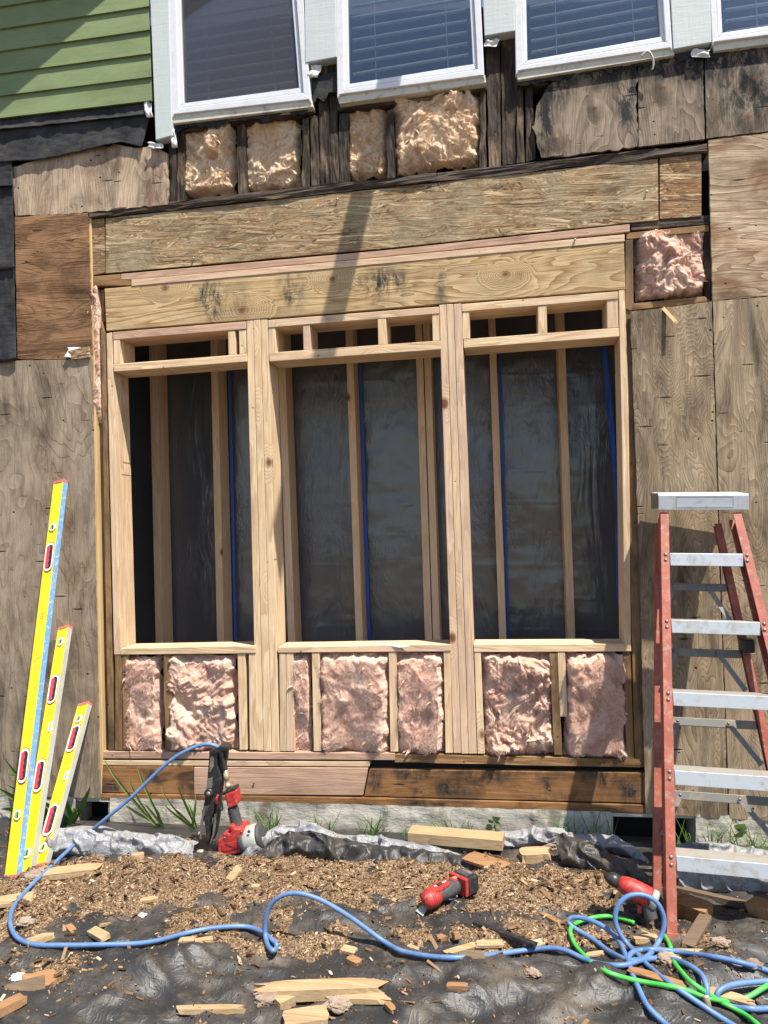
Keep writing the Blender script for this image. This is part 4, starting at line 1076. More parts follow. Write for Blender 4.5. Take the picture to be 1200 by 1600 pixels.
scrap(760, 1356, .20, .10, .014, -32, O_, 'brown flat shingle shaped offcut right of the red multi tool', ragged=.15)
scrap(835, 1338, .15, .09, .05, 12, L_, 'ragged pale wood chunk below the foundation weeds', ragged=.5)
scrap(436, 1560, .11, .07, .045, -40, m_scrapL, 'thick square cut block end at the bottom, left of centre', ragged=0.0)
scrap(500, 1552, .36, .05, .03, 10, L_, 'long splintered pale stick beside the square cut block', ragged=.5)
scrap(562, 1553, .22, .045, .02, 4, L_, 'shorter splintered stick lying right of the long one', ragged=.6)
scrap(330, 1575, .22, .03, .02, 8, L_, 'thin pale stick at the bottom left of the square block', ragged=.4)
scrap(478, 1594, .14, .09, .04, 20, L_, 'orange tan block cut by the bottom edge', ragged=.05)
scrap(62, 1452, .10, .055, .02, 48, L_, 'pale tan offcut inside the blue hose bend', ragged=.12)
scrap(110, 1450, .07, .028, .014, -40, O_, 'small orange offcut right of the hose bend', ragged=.2)
scrap(154, 1453, .10, .045, .018, -28, L_, 'pale offcut with square ends left of centre', ragged=.05)
scrap(164, 1440, .06, .012, .012, 80, L_, 'tiny pale stick standing beside the square ended offcut', ragged=.1, tilt=20)
scrap(215, 1345, .06, .05, .03, 25, L_, 'small block by the silver tarp under the nail gun hose', ragged=.2)
scrap(232, 1393, .07, .03, .014, 30, L_, 'short tan offcut on the sawdust below the silver tarp', ragged=.3)
scrap(292, 1466, .06, .032, .02, 14, L_, 'small pale offcut just under the hose, left one of two', ragged=.3)
scrap(318, 1462, .07, .036, .024, 22, L_, 'small pale offcut just under the hose, right one of two', ragged=.15)
scrap(76, 1520, .20, .12, .012, 20, O_, 'splintered tan sheet of wood at the lower left', ragged=.5)
scrap(38, 1548, .13, .10, .012, 35, D_, 'dark grey shingle piece at the lower left edge', ragged=.1)
scrap(8, 1570, .12, .05, .03, 60, O_, 'orange wood scrap at the left edge near the bottom', ragged=.4)
scrap(22, 1408, .16, .10, .016, 25, L_, 'pale rotten board piece below the feet of the levels', ragged=.4)
scrap(110, 1368, .26, .08, .03, 22, L_, 'big ragged pale board in front of the silver tarp, far left', ragged=.5)
scrap(366, 1366, .07, .05, .012, 60, L_, 'upright pale chip below the nail gun', ragged=.3, tilt=-30)
scrap(404, 1380, .07, .03, .01, 15, L_, 'pale chip on the sawdust right of the nail gun', ragged=.4)
scrap(538, 1354, .05, .035, .012, 70, L_, 'curled pale chip standing under the tarp fold', ragged=.4, tilt=40)
scrap(545, 1478, .06, .04, .012, -15, L_, 'pale square chip below the blue hose arch', ragged=.2)
scrap(645, 1477, .05, .02, .012, -25, L_, 'small pale chip resting against the blue hose', ragged=.3)
scrap(553, 1510, .055, .035, .03, -30, O_, 'orange brown chunk below the blue hose arch', ragged=.3)
scrap(714, 1536, .075, .024, .02, 3, O_, 'orange stick piece on the tarp below the hose', ragged=.25)
scrap(610, 1565, .05, .025, .016, -50, O_, 'splintered orange chips right of the long stick', ragged=.5)
scrap(690, 1462, .035, .03, .03, 50, O_, 'small red brown chunk left of the hose crossing', ragged=.4)
scrap(712, 1465, .05, .025, .03, 110, O_, 'dark orange wedge beside the pale board pile', ragged=.4, tilt=25)
scrap(733, 1472, .20, .03, .016, 32, L_, 'pale leaning splinter in the pile left of the green hose', ragged=.3)
scrap(765, 1474, .10, .04, .012, 8, L_, 'short pale board in the pile left of the green hose', ragged=.3)
scrap(738, 1511, .09, .05, .022, 10, D_, 'dark weathered block under the hose crossing', ragged=.3)
scrap(862, 1422, .11, .03, .012, -45, O_, 'thin brown splinter on sawdust left of the coil', ragged=.5)
scrap(788, 1462, .26, .026, .016, -30, m_dark, 'long black plastic strip lying left of the hose coil', ragged=.05, name='plastic_strip', cat='strip')
scrap(838, 1467, .06, .03, .012, 30, L_, 'yellow tan chip between the black strip and green hose', ragged=.4)
scrap(961, 1396, .09, .018, .02, 85, L_, 'narrow stick end standing left of the drill', ragged=.05, tilt=30)
scrap(1010, 1474, .10, .04, .022, 12, L_, 'pale split block in front of the drill battery', ragged=.35)
scrap(1082, 1412, .13, .09, .07, -35, m_scrapO, 'thick brown block behind the ladder foot', ragged=.05)
scrap(1090, 1465, .26, .05, .016, 62, D_, 'grey plank with a nail hole right of the ladder foot', ragged=.15)
scrap(1110, 1405, .34, .025, .02, -24, D_, 'long thin dark stick under the lowest ladder step', ragged=.2)
scrap(1070, 1380, .15, .02, .02, 50, D_, 'leaning dark stick behind the ladder rail', ragged=.1, tilt=-30)
scrap(1196, 1425, .12, .08, .06, -40, O_, 'brown block cut by the right edge', ragged=.2)
scrap(1075, 1492, .14, .04, .008, 5, L_, 'pale board piece under the hoses at the ladder foot', ragged=.4)
scrap(1030, 1537, .20, .04, .006, -25, O_, 'tan splintered strip crossing under the blue coil', ragged=.5)
scrap(1115, 1528, .22, .04, .012, -22, L_, 'thin pale strip right of the coil', ragged=.5)
scrap(1160, 1552, .07, .035, .007, 15, L_, 'pale chip inside the small right hose loop', ragged=.4)
scrap(930, 1492, .07, .025, .007, 20, L_, 'pale chip just below the green hose bend', ragged=.4)
# bits of torn insulation and paper on the ground
def tuft(px, py, r, mat, label, seed, flat=0.6, name='insulation_tuft', cat='insulation'):
    c = G(px, py); z = gz(c.x, c.y); r *= .8; flat *= .75
    bm = bmesh.new(); bmesh.ops.create_icosphere(bm, subdivisions=4, radius=1.0)
    for v in bm.verts:
        n = v.co.normalized()
        k = 1 + 0.45 * fb(n + Vector((seed, 0, 0)), 1.7, 3) + 0.22 * (1 - 2 * abs(fb(n + Vector((0, seed, 0)), 3.5, 3)))
        v.co = Vector((c.x, c.y, z + r * flat * 0.55)) + Vector((n.x * r * k * 1.2, n.y * r * k, n.z * r * flat * k))
    me = bpy.data.meshes.new(name); bm.to_mesh(me); bm.free()
    return tag(link(name, me, mat, None, True), label, cat)
tuft(40, 1468, .024, m_ins_ground, 'small pink insulation tuft under the hose at the left', 1)
tuft(418, 1578, .034, m_ins_ground, 'pink insulation tuft left of the square cut block', 2)
tuft(528, 1590, .03, m_ins_ground, 'pink insulation tuft at the bottom edge right of the block', 3)
tuft(832, 1542, .020, m_ins_ground, 'small tan tuft alone on the smooth tarp', 4)
tuft(1045, 1524, .032, m_ins_ground, 'ragged tan tuft caught under the blue coil', 5)
tuft(1127, 1518, .022, m_ins_ground, 'tan tuft right of the blue coil', 6)
tuft(860, 1326, .045, m_ins_ground, 'pink insulation lump below the foundation on the right', 7, .5)
tuft(60, 1396, .05, m_ins_ground, 'pinkish insulation flap below the levels', 8, .35)
tuft(1178, 1545, .022, m_ins_ground, 'pink tuft inside the right hose loop', 9)
tuft(28, 1533, .022, m_paper, 'white crumpled paper at the lower left', 10, .5, 'paper_scrap', 'paper')
tuft(222, 1447, .013, m_paper, 'tiny white crumb on the sawdust above the hose', 11, .7, 'paper_scrap', 'paper')
tuft(1190, 1388, .045, m_yel2, 'yellow crumpled wrapper at the right edge under the ladder', 12, .6, 'yellow_wrapper', 'wrapper')

# ---- plants along the foundation
def blade(root, tip, bend, w, mat, par, name='leaf', n=9):
    root, tip = Vector(root), Vector(tip)
    mid = root.lerp(tip, 0.55) + Vector(bend)
    side = (tip - root).cross(Vector((0, 1, 0.2))).normalized()
    verts, faces = [], []
    for k in range(n + 1):
        t = k / n
        p = root * (1 - t) ** 2 + mid * 2 * t * (1 - t) + tip * t * t
        ww = w * (0.55 + 0.6 * math.sin(math.pi * min(1, t * 0.9 + 0.12))) * (1 - t ** 3) * 0.5 + 0.0003
        verts += [p - side * ww, p + Vector((0, ww * 0.5, 0)), p + side * ww]
    for k in range(n):
        for j in range(2):
            faces.append([k * 3 + j, k * 3 + j + 1, k * 3 + j + 4, k * 3 + j + 3])
    return mesh(name, verts, faces, mat, par, smooth=True)
def leafplant(label, root, tips, w, mat, o=0.05):
    r0 = G(*root); r0 = Vector((r0.x, -o, 0.0))
    e = empty('leafy_weed', label, 'plant', 'weeds along the foundation', loc=r0)
    rr = random.Random(int(root[0]))
    for (px, py, bx) in tips:
        t = P(px, py, o + rr.uniform(0.0, 0.10))
        rt = Vector((r0.x + rr.uniform(-.03, .03), r0.y + rr.uniform(-.02, .02), 0.0))
        blade(rt, t, (bx, -0.03, 0.05), w * rr.uniform(.8, 1.2), mat, e)
leafplant('tall strap leaved plant at the left edge behind the levels', (12, 1330), [(3, 1180, -.02), (12, 1195, .0), (20, 1205, .02), (28, 1240, .03), (-6, 1230, -.03), (8, 1225, .01), (34, 1262, .04), (16, 1250, -.02), (0, 1265, -.05), (24, 1285, .05)], .030, m_leaf)
leafplant('strap leaf plant showing between the levels and the vent', (70, 1320), [(141, 1228, .05), (60, 1250, -.02), (95, 1240, .02), (110, 1262, .05), (122, 1270, .03), (78, 1262, .0)], .024, m_leaf)
leafplant('long bladed weed left of the nail gun', (232, 1315), [(160, 1180, -.06), (214, 1196, -.02), (202, 1212, -.05), (196, 1258, -.06), (240, 1262, .02), (222, 1255, .0)], .012, m_leaf2)
leafplant('broad grass clump just left of the nail gun', (287, 1315), [(252, 1228, -.05), (258, 1258, -.05), (277, 1225, -.01), (291, 1252, .01), (305, 1240, .03), (308, 1262, .05), (270, 1262, -.02)], .010, m_leaf2)
def tuftgrass(label, px, spread, hpx, n, o=0.05, mat=m_leaf):
    rr = random.Random(int(px))
    r0 = P(px, 1300 + (px - 500) * .02, o); r0.z = 0
    vs, fs = [], []
    for i in range(int(n * .40)):
        rt = r0 + Vector((rr.uniform(-1, 1) * spread * .6, rr.uniform(-.03, .03), 0.0))
        hh = hpx * rr.uniform(.4, 1.0)
        tip = rt + Vector((rr.uniform(-1, 1) * spread * 1.1, rr.uniform(-.06, .03), hh))
        mid = rt.lerp(tip, .5) + Vector((rr.uniform(-.02, .02), 0, .03))
        k = len(vs); w = rr.uniform(.0012, .003)
        for t in (0, .35, .7, 1):
            p = rt * (1 - t) ** 2 + mid * 2 * t * (1 - t) + tip * t * t
            ww = w * (1 - t * .9)
            vs += [p + Vector((-ww, 0, 0)), p + Vector((ww, 0.001, 0))]
        fs += [[k + 2 * j, k + 2 * j + 1, k + 2 * j + 3, k + 2 * j + 2] for j in range(3)]
    return tag(mesh('grass_tuft', vs, fs, mat), label, 'grass', 'weeds along the foundation')
tuftgrass('grass tuft right of the nail gun head', 425, .07, .12, 60)
tuftgrass('grass tuft in front of a pale foundation joint', 505, .07, .10, 30)
tuftgrass('thick grass tuft at mid foundation', 585, .09, .11, 60)
tuftgrass('small grass tuft left of the pale board offcut', 640, .05, .07, 25)
tuftgrass('grass tuft above the pale board offcut', 705, .08, .10, 40)
tuftgrass('grass tuft right of the pale board offcut', 730, .05, .09, 25)
tuftgrass('dry grass tuft in the ladder shadow', 885, .10, .14, 60)
tuftgrass('dark grass at the left side of the right vent', 940, .07, .17, 50)
tuftgrass('thin grass inside the right vent', 1070, .06, .12, 30)
tuftgrass('grass tuft right of the right vent', 1130, .10, .14, 50)
tuftgrass('grass behind the ladder at the right edge', 1190, .10, .12, 50)
def sprig(label, px, py, n, r, mat):
    base = P(px, py + 40, .05); e = empty('broadleaf_weed', label, 'plant', 'weeds along the foundation', loc=base)
    top = P(px, py, .06)
    tube('stem', [base, base.lerp(top, .5) + Vector((.01, 0, 0)), top], .0015, mat, e, 6, 4)
    rr = random.Random(px)
    for i in range(n):
        c = base.lerp(top, rr.uniform(.4, 1.0)); a = rr.uniform(0, 6.28)
        d = Vector((math.cos(a), -abs(math.sin(a)) * .5, rr.uniform(-.2, .6))).normalized()
        s = d.cross(Vector((0, 1, .3))).normalized()
        pts = [c, c + d * r * .5 + s * r * .42, c + d * r * 1.0 + s * r * .25, c + d * r * 1.35, c + d * r * 1.0 - s * r * .25, c + d * r * .5 - s * r * .42]
        pts = [p + Vector((0, .006 * math.sin(i * 2 + k), 0)) for k, p in enumerate(pts)]
        mesh('leaf', pts, [[0, 1, 2], [0, 2, 3], [0, 3, 4], [0, 4, 5]], mat, e)
sprig('small broad leaved weed against the pale concrete', 770, 1278, 9, .026, m_leaf2)
sprig('single bright leaf weed right of the ladder', 1168, 1290, 2, .05, m_leaf2)

# ---- spirit levels
def level(b_px, t_px, o_top, wid, thk, label, edge, handles, vials, side_vial=None):
    bot = G(b_px[0], b_px[1]); bot = G(b_px[0], b_px[1], gz(bot.x, bot.y) * 0.6)
    top = P(t_px[0], t_px[1], o_top)
    e = empty('spirit_level', label, 'spirit level', 'yellow levels leaning on the wall', loc=bot)
    z = (top - bot).normalized(); L = (top - bot).length
    x = Vector((1, 0, 0)); x = (x - z * x.dot(z)).normalized()
    rz = Matrix.Rotation(math.radians(-14), 3, z)       # turned a little so that the right edge shows
    x = rz @ x
    y = z.cross(x)
    M = Matrix(((x.x, y.x, z.x, bot.x), (x.y, y.y, z.y, bot.y), (x.z, y.z, z.z, bot.z), (0, 0, 0, 1)))
    W, T = wid, thk
    # body: I-like box profile with three shallow ribs on the face
    prof = [(-W / 2, -T / 2), (-W * .34, -T / 2), (-W * .34, -T / 2 + .0022), (-W * .12, -T / 2 + .0022), (-W * .12, -T / 2 + .0008), (-W * .08, -T / 2 + .0008), (-W * .08, -T / 2 + .0022), (W * .10, -T / 2 + .0022),
            (W * .10, -T / 2 + .0008), (W * .14, -T / 2 + .0008), (W * .14, -T / 2 + .0022), (W * .34, -T / 2 + .0022), (W * .34, -T / 2), (W / 2, -T / 2), (W / 2, T / 2), (-W / 2, T / 2)]
    f = [M @ Vector((a, b, .012)) for a, b in prof]
    prism('body', f, z * (L - .024), m_yellow, e)
    prism('edge_strip', [M @ Vector(c) for c in ((W / 2 + .0004, -T / 2 + .001, .012), (W / 2 + .0018, -T / 2 + .001, .012), (W / 2 + .0018, T / 2, .012), (W / 2 + .0004, T / 2, .012))], z * (L - .024), edge, e)
    for h0 in (0.0, L - .012):
        box('end_cap', (0, 0, h0 + .006), (W + .004, T + .002, .012), m_pinkcap, e, M, .001)
    def rrect(w, h, r, n=5):
        pts = []
        for (cx, cy, a0) in ((w / 2 - r, h / 2 - r, 0), (-w / 2 + r, h / 2 - r, 90), (-w / 2 + r, -h / 2 + r, 180), (w / 2 - r, -h / 2 + r, 270)):
            for k in range(n + 1):
                a = math.radians(a0 + 90 * k / n); pts.append((cx + r * math.cos(a), cy + r * math.sin(a)))
        return pts
    for hz in handles:
        c = hz * L
        hl = 0.135
        def pl(nm, w, h, y0, t, mat, par, dx=0.0, dz=0.0):
            return prism(nm, [M @ Vector((a + dx, y0, c + b + dz)) for a, b in rrect(w, h, min(w, h) * .48)], y * t, mat, par)
        hd = pl('handle', W * .90, hl, -T / 2 - .0012, .004, m_maroon, e)
        pl('handle_rim', W * .84, hl - .007, -T / 2 - .0020, .003, m_white, hd)
        pl('handle_hole_shade', W * .56, hl - .026, -T / 2 - .0026, .003, m_dark, hd, W * .03)  # dark plate paints the shade of the hole, none is cut
        # scalloped red grip on the left half of the dark plate
        n = 24; pts = []
        for k in range(n + 1):
            zz = -hl / 2 + .018 + (hl - .036) * k / n
            pts.append((-W * .27, zz))
        for k in range(n, -1, -1):
            zz = -hl / 2 + .018 + (hl - .036) * k / n
            pts.append((W * .03 + .0018 * math.sin(k / n * 25), zz))
        prism('handle_grip', [M @ Vector((a, -T / 2 - .0045, c + b)) for a, b in pts], y * .004, m_grip, hd)
    for vz in vials:
        c = M @ Vector((0, -T / 2 - .0002, vz * L))
        vb = lathe('vial', [(.0185, 0), (.0185, .003), (.0150, .0036)], c, -y, m_white, e, 24, False)
        lathe('vial_liquid', [(.0115, 0), (.0115, .0046), (.009, .005)], c, -y, m_vial, vb, 20, False)
        box('vial_frame', (.004, -T / 2 - .0048, vz * L), (.006, .001, .020), m_dark, vb, M)
    if side_vial:
        vb = box('edge_vial', (W * .30, -T / 2 - .0005, side_vial * L), (W * .36, .003, .040), m_white, e, M, .004)
        box('vial_liquid', (W * .33, -T / 2 - .0025, side_vial * L), (W * .16, .003, .026), m_vial, vb, M, .001)
    # small printed marks on the face
    for k in range(5):
        box('printed_mark', (-W * .1 + .005 * k, -T / 2 - .0001 + .0022, (side_vial or .55) * L - .07 - .006 * (k % 2)), (.0025, .0006, .004), m_dark, e, M)
    for k in range(14):
        box('printed_mark', (-W * .16 + .0042 * (k % 5), -T / 2 + .0019, .62 * L - .010 * (k // 5) - .001 * (k % 3)), (.0024, .0006, .0050 - .002 * (k % 2)), m_dark, e, M)
    return e
level((20, 1372), (95, 752), 0.034, .056, .026, 'longest yellow level with chipped blue edge, leftmost of the three', m_blue_edge, (.245, .775), (.135, .86))
level((41, 1368), (102, 980), 0.032, .055, .026, 'middle sized yellow level with grey edge, standing in the centre', m_grey_edge, (.355, .71), (.075, .925), .545)
level((63, 1356), (133, 1100), 0.030, .055, .026, 'shortest yellow level, rightmost of the three', m_grey_edge, (.255, .755), (.10, .885), .51)

# ---- step ladder, folded and leaning on the wall
FL = G(1049, 1476); TL = P(1037, 800, 0.165)
UX = Vector((1, -0.05, -0.030)).normalized()
WB, WT = 0.490, 0.262
FR = FL + UX * WB; TR = TL + UX * WT
AX = (TL - FL).normalized(); LEN = (TL - FL).length
NN = UX.cross(AX).normalized()
if NN.y > 0: NN = -NN                                   # towards the camera
ld = empty('step_ladder', 'folded red fibreglass step ladder with aluminium steps leaning on the wall', 'ladder', loc=(FL + FR) / 2)
def cchannel(p0, p1, s, w=.030, d=.070, t=.0045, name='rail', mat=m_fiber, frontoff=0.0):
    a = (p1 - p0); ax = a.normalized()
    u = (UX - ax * UX.dot(ax)).normalized() * s          # towards the inside of the ladder
    n = NN
    prof = [(0, 0), (w, 0), (w, -t), (t, -t), (t, -d + t), (w, -d + t), (w, -d), (0, -d)]
    return extrude(name, prof, p0, u, n, a, mat, ld, .0012)
cchannel(FL - UX * .012, TL - UX * .012, 1, name='front_rail'); cchannel(FR + UX * .012, TR + UX * .012, -1, name='front_rail')
# rear frame
RO_T, RO_B = -NN * .100 - UX * .006, -NN * .215 - UX * .012
RL0, RL1 = FL + AX * .05 + RO_B - UX * .012, TL + RO_T - UX * .010
RR0, RR1 = FR + AX * .05 + RO_B - UX * .02, TR + RO_T - UX * .03
cchannel(RL0, RL1, 1, .026, .028, .004, 'rear_rail'); cchannel(RR0, RR1, -1, .026, .028, .004, 'rear_rail')
for p, nm in ((FL, 1), (FR, -1)):
    extrude('foot_pad', [(-.014 * nm, .002), (.022 * nm, .002), (.022 * nm, -.074), (-.014 * nm, -.074)], p - AX * .004, UX, NN, AX * .035, m_fiber, ld, .002)
SP = LEN / 5.62
for k in range(5):
    t = SP * (k + 0.98)
    p = FL + AX * t; q = p + UX * ((WB + (WT - WB) * t / LEN))
    p += UX * .018; q -= UX * .018
    UP = Vector((0, 0.08, 1)).normalized(); BK = Vector((0, 1, -0.08)).normalized()
    td = .082
    prof = [(0, 0), (0, .046), (td, .046), (td, .020), (td - .003, .020), (td - .003, .043), (.003, .043), (.003, 0)]
    p = p + NN * .004 + UP * -.052; q = q + NN * .004 + UP * -.052
    stp = extrude('step', prof, p, BK, UP, q - p, m_alu, ld, .0015)
    extrude('tread', [(.004, .0462), (td - .004, .0462), (td - .004, .0474), (.004, .0474)], p + (q - p) * .004, BK, UP, (q - p) * .992, m_tread, stp)
    for side, pp in ((1, FL + AX * t - UX * .012), (-1, FL + AX * t + UX * (WB + (WT - WB) * t / LEN) + UX * .012)):
        for dz in (-.010, .012):
            lathe('rivet', [(.0062, 0), (.0062, .0015), (.0045, .0035), (.0015, .0045)], pp + UX * side * .016 + AX * (dz - .022) + NN * .0002, NN, m_rivet, ld, 10)
    # rear cross bar and its two diagonal braces
    if k >= 1:
        tt = t - .055
        f_ = tt / LEN
        c0 = RL0.lerp(RL1, f_ - .03) + UX * .03 - NN * .006; c1 = RR0.lerp(RR1, f_ - .03) - UX * .03 - NN * .006
        extrude('cross_bar', [(-.014, 0), (.014, 0), (.014, -.012), (-.014, -.012)], c0, AX, NN, c1 - c0, m_alud, ld, .001)
        w_ = (c1 - c0)
        for s, a0, b0 in ((0, .16, -.01), (1, .70, 1.02)):
            a1 = c0 + w_ * a0 + NN * .006; b1 = c0 + w_ * b0 - AX * .135 + NN * .010
            dd = (b1 - a1).normalized(); sd_ = dd.cross(NN).normalized()
            extrude('brace', [(-.009, 0), (.009, 0), (.009, -.002), (-.009, -.002)], a1, sd_, NN, b1 - a1, m_alud, ld)
            lathe('rivet', [(.005, 0), (.005, .002), (.002, .004)], a1, NN, m_rivet, ld, 10)
# top cap
UPc = Vector((0, -0.10, 1)).normalized(); BKc = Vector((0, 1, 0.10)).normalized()
c0 = P(1029, 797, 0.172)
capw = 0.318
prof = [(0, 0), (0, .056), (.005, .061), (.125, .061), (.130, .056), (.130, 0), (.126, 0), (.126, .054), (.004, .054), (.004, 0)]
cp = extrude('top_cap', prof, c0, BKc, UPc, UX * capw, m_alu, ld, .002)
box('cap_end', (0, 0, 0), (.004, .118, .058), m_alud, cp, Matrix.Translation(c0 + BKc * .065 + UPc * .030 - UX * .001))
Mc = Matrix.Translation(c0 + UX * (capw * .52) + UPc * .034 - BKc * .0012) @ Matrix(((UX.x, UPc.x, -BKc.x, 0), (UX.y, UPc.y, -BKc.y, 0), (UX.z, UPc.z, -BKc.z, 0), (0, 0, 0, 1)))
for (x, y_, w_, h_) in ((0, .020, .20, .0012), (0, -.020, .20, .0012), (-.10, 0, .0012, .040), (.10, 0, .0012, .040)):
    box('name_plate', (x, y_, 0), (w_, h_, .0008), m_alu, cp, Mc)
t = SP * 4.98
sp0 = FL + AX * t + NN * .0052 + UPc * -.030
for (u0, w_) in ((.10, .085), (.20, .05)):
    box('step_label', (0, 0, 0), (w_, .0012, .030), m_white, ld, Matrix.Translation(sp0 + UX * u0 + Vector((0, .001, .001))))
# black pad on the right rear rail
bp = RR0.lerp(RR1, .66)
box('rail_pad', (0, 0, 0), (.045, .05, .05), m_dark, ld, Matrix.Translation(bp + NN * .01 - UX * .01), .006)

# ---- hoses
def gp(px, py, h=0.012):
    c = G(px, py, 0.03)
    return G(px, py, gz(c.x, c.y) + h)
def path(lst):
    out = []
    for it in lst:
        out.append(gp(*it) if len(it) == 2 else (B(*it)))
    return out
HR = 0.0072
NGO = 0.30                                              # nail gun distance in front of the wall
bh = empty('blue_air_hose', 'blue air hose running from the nail gun to the tangled coil', 'hose', loc=gp(410, 1455))
pts = [P(343, 1176, NGO), P(338, 1167, NGO + .01), P(322, 1163, NGO + .02), P(300, 1168, NGO + .03), P(262, 1190, NGO + .05), P(215, 1237, NGO + .07), P(165, 1281, NGO + .09), P(118, 1318, NGO + .10)]
pts += path([(62, 1370), (32, 1402), (15, 1432), (20, 1460), (45, 1474), (90, 1478), (150, 1477), (230, 1472), (300, 1456), (350, 1448), (385, 1447), (410, 1456), (426, 1470)])
pts += [B(431, 1478, 1484), B(426, 1486, 1487), B(417, 1476, 1488), B(414, 1448, 1488), B(422, 1418, 1488), B(440, 1399, 1489), B(466, 1394, 1490), B(497, 1402, 1490), B(535, 1424, 1490), B(580, 1456, 1490), B(620, 1481, 1491)]
pts += path([(655, 1492), (710, 1496), (770, 1494), (830, 1485), (872, 1483)])
Z = lambda x, y: (750 + x / 2.667, 1240 + y / 2.667)
pts += path([Z(430, 690), Z(520, 714), Z(610, 715), Z(700, 690), Z(790, 690), Z(870, 712), Z(925, 765), Z(946, 825), Z(938, 858)])
tube('hose_run', pts, HR, m_hose, bh, 12, 8, None, True)
up = lambda x, y, b: (750 + x / 2.667, 1240 + y / 2.667, 1240 + b / 2.667)
tube('hose_loop', path([Z(630, 700), up(700, 680, 700), up(755, 600, 690), up(770, 520, 680), up(735, 450, 675), up(670, 420, 670), up(605, 432, 670), up(566, 480, 670), up(570, 550, 675), up(610, 620, 690), up(660, 672, 705), Z(720, 735), Z(800, 800), Z(900, 868), Z(1030, 950), Z(1120, 1010)]), HR, m_hose, bh, 12, 8, None, True)
tube('hose_loop', path([Z(650, 712), Z(560, 670), up(470, 605, 640), up(395, 562, 610), up(366, 532, 600), up(395, 514, 600), up(465, 528, 620), up(535, 566, 650), up(588, 625, 690), Z(620, 705), Z(645, 785), Z(695, 880), Z(770, 958), Z(830, 1010)]), HR, m_hose, bh, 12, 8, None, True)
tube('hose_loop', path([Z(622, 715), Z(625, 675), Z(660, 652), Z(740, 650), Z(830, 660), Z(950, 676), Z(1080, 702), Z(1200, 738), Z(1330, 780)]), HR, m_hose, bh, 12, 8, None, True)
tube('hose_loop', path([Z(1330, 775), Z(1200, 782), Z(1100, 790), Z(1020, 806), Z(984, 834), Z(1004, 868), Z(1060, 890), Z(1140, 899), Z(1210, 899), Z(1330, 880)]), HR, m_hose, bh, 12, 8, None, True)
cpl = path([Z(925, 800), Z(938, 858)])
lathe('coupling', [(.009, 0), (.010, .004), (.010, .03), (.008, .034), (.008, .048)], cpl[1] + Vector((0, 0, .012)), cpl[1] - cpl[0], m_brass, bh, 14)
gh = empty('green_air_hose', 'bright green hose tangled under the blue coil', 'hose', loc=gp(940, 1500))
tube('hose_run', path([Z(640, 540), Z(590, 520), Z(530, 508), Z(460, 515), Z(400, 535), Z(375, 568), Z(388, 620), Z(430, 672), Z(500, 732), Z(600, 766), Z(700, 788), Z(820, 808), Z(940, 850), Z(1050, 866), Z(1130, 846), Z(1200, 800), Z(1300, 760)]), .0064, m_green, gh, 12, 8, None, True)
tube('hose_run', path([Z(770, 590), Z(795, 640), Z(812, 700), Z(850, 760), Z(900, 802), Z(1000, 866), Z(1100, 918), Z(1160, 965), Z(1220, 1030)]), .0064, m_green, gh, 12, 8, None, True)

# ---- framing nailer leaning head down by the foundation
ng = empty('nail_gun', 'red and black framing nail gun resting head down on the silver tarp', 'nail gun', loc=P(370, 1335, NGO))
Q = lambda x, y: (300 + x / 7.275, 1140 + y / 7.275)
def plate3(name, outline, o, t, mat, par=ng, bev=.003):
    return prism(name, [P(*Q(x, y), o) for x, y in outline], (0, t, 0), mat, par, bev)
plate3('motor_housing', [(290, 1265), (350, 1215), (345, 1185), (400, 1170), (425, 1195), (440, 1160), (415, 1130), (420, 1090), (455, 1085), (490, 1130), (575, 1130), (590, 1400), (480, 1420), (330, 1440), (290, 1420)], NGO + .042, .085, m_red, ng, .010)
plate3('badge', [(330, 1310), (545, 1255), (552, 1345), (380, 1395), (335, 1380)], NGO + .0435, .004, m_maroon, ng, .0008)
plate3('badge_face', [(340, 1314), (537, 1263), (544, 1340), (382, 1386), (344, 1374)], NGO + .0445, .004, m_red, ng, .0008)
Mb = Matrix.Translation(P(*Q(440, 1328), NGO + .0452)) @ Matrix.Rotation(math.radians(15), 4, Vector((0, -1, 0)) * -1) @ Matrix.Rotation(math.radians(90), 4, 'X')
text('badge_text', 'Milwaukee', .013, Mb, m_dark, ng, .25)
ca, cb = P(*Q(580, 1265), NGO), P(*Q(800, 1205), NGO)
ax_ = cb - ca; La = ax_.length
lathe('rubber_ring', [(.052, 0), (.055, .003), (.055, .018), (.052, .021)], ca, ax_, m_rubber, ng, 28)
lathe('end_cap', [(.0505, .0), (.052, .004), (.052, La * .62), (.047, La * .78), (.044, La * .80)], ca + ax_ * .10, ax_, m_castgrey, ng, 28)
lathe('exhaust_ring', [(.048, 0), (.048, La * .12), (.042, La * .18), (.030, La * .2)], ca + ax_ * .84, ax_, m_rubber, ng, 28)
for (x_, y_) in ((320, 1410), (560, 1160), (370, 1230), (560, 1380)):
    lathe('housing_screw', [(.004, 0), (.004, .002), (.002, .003)], P(*Q(x_, y_), NGO + .0425), (0, -1, 0), m_rivet, ng, 10)
lathe('cap_screw', [(.006, 0), (.006, .002)], P(*Q(648, 1158), NGO + .048), (0, -1, 0.2), m_dark, ng, 12)
ha, hb = P(*Q(520, 1110), NGO), P(*Q(462, 880), NGO)
tube('handle', [ha, ha.lerp(hb, .5), hb], .0215, m_rubber, ng, 16, 6)
for k in range(7):
    c = ha.lerp(hb, .25 + k * .09) + Vector((-.012, -.018, 0))
    box('grip_rib', (0, 0, 0), (.014, .003, .003), m_dark, ng, Matrix.Translation(c))
plate3('air_inlet_cover', [(365, 735), (490, 690), (512, 840), (500, 870), (425, 900), (395, 880)], NGO + .026, .055, m_red, ng, .010)
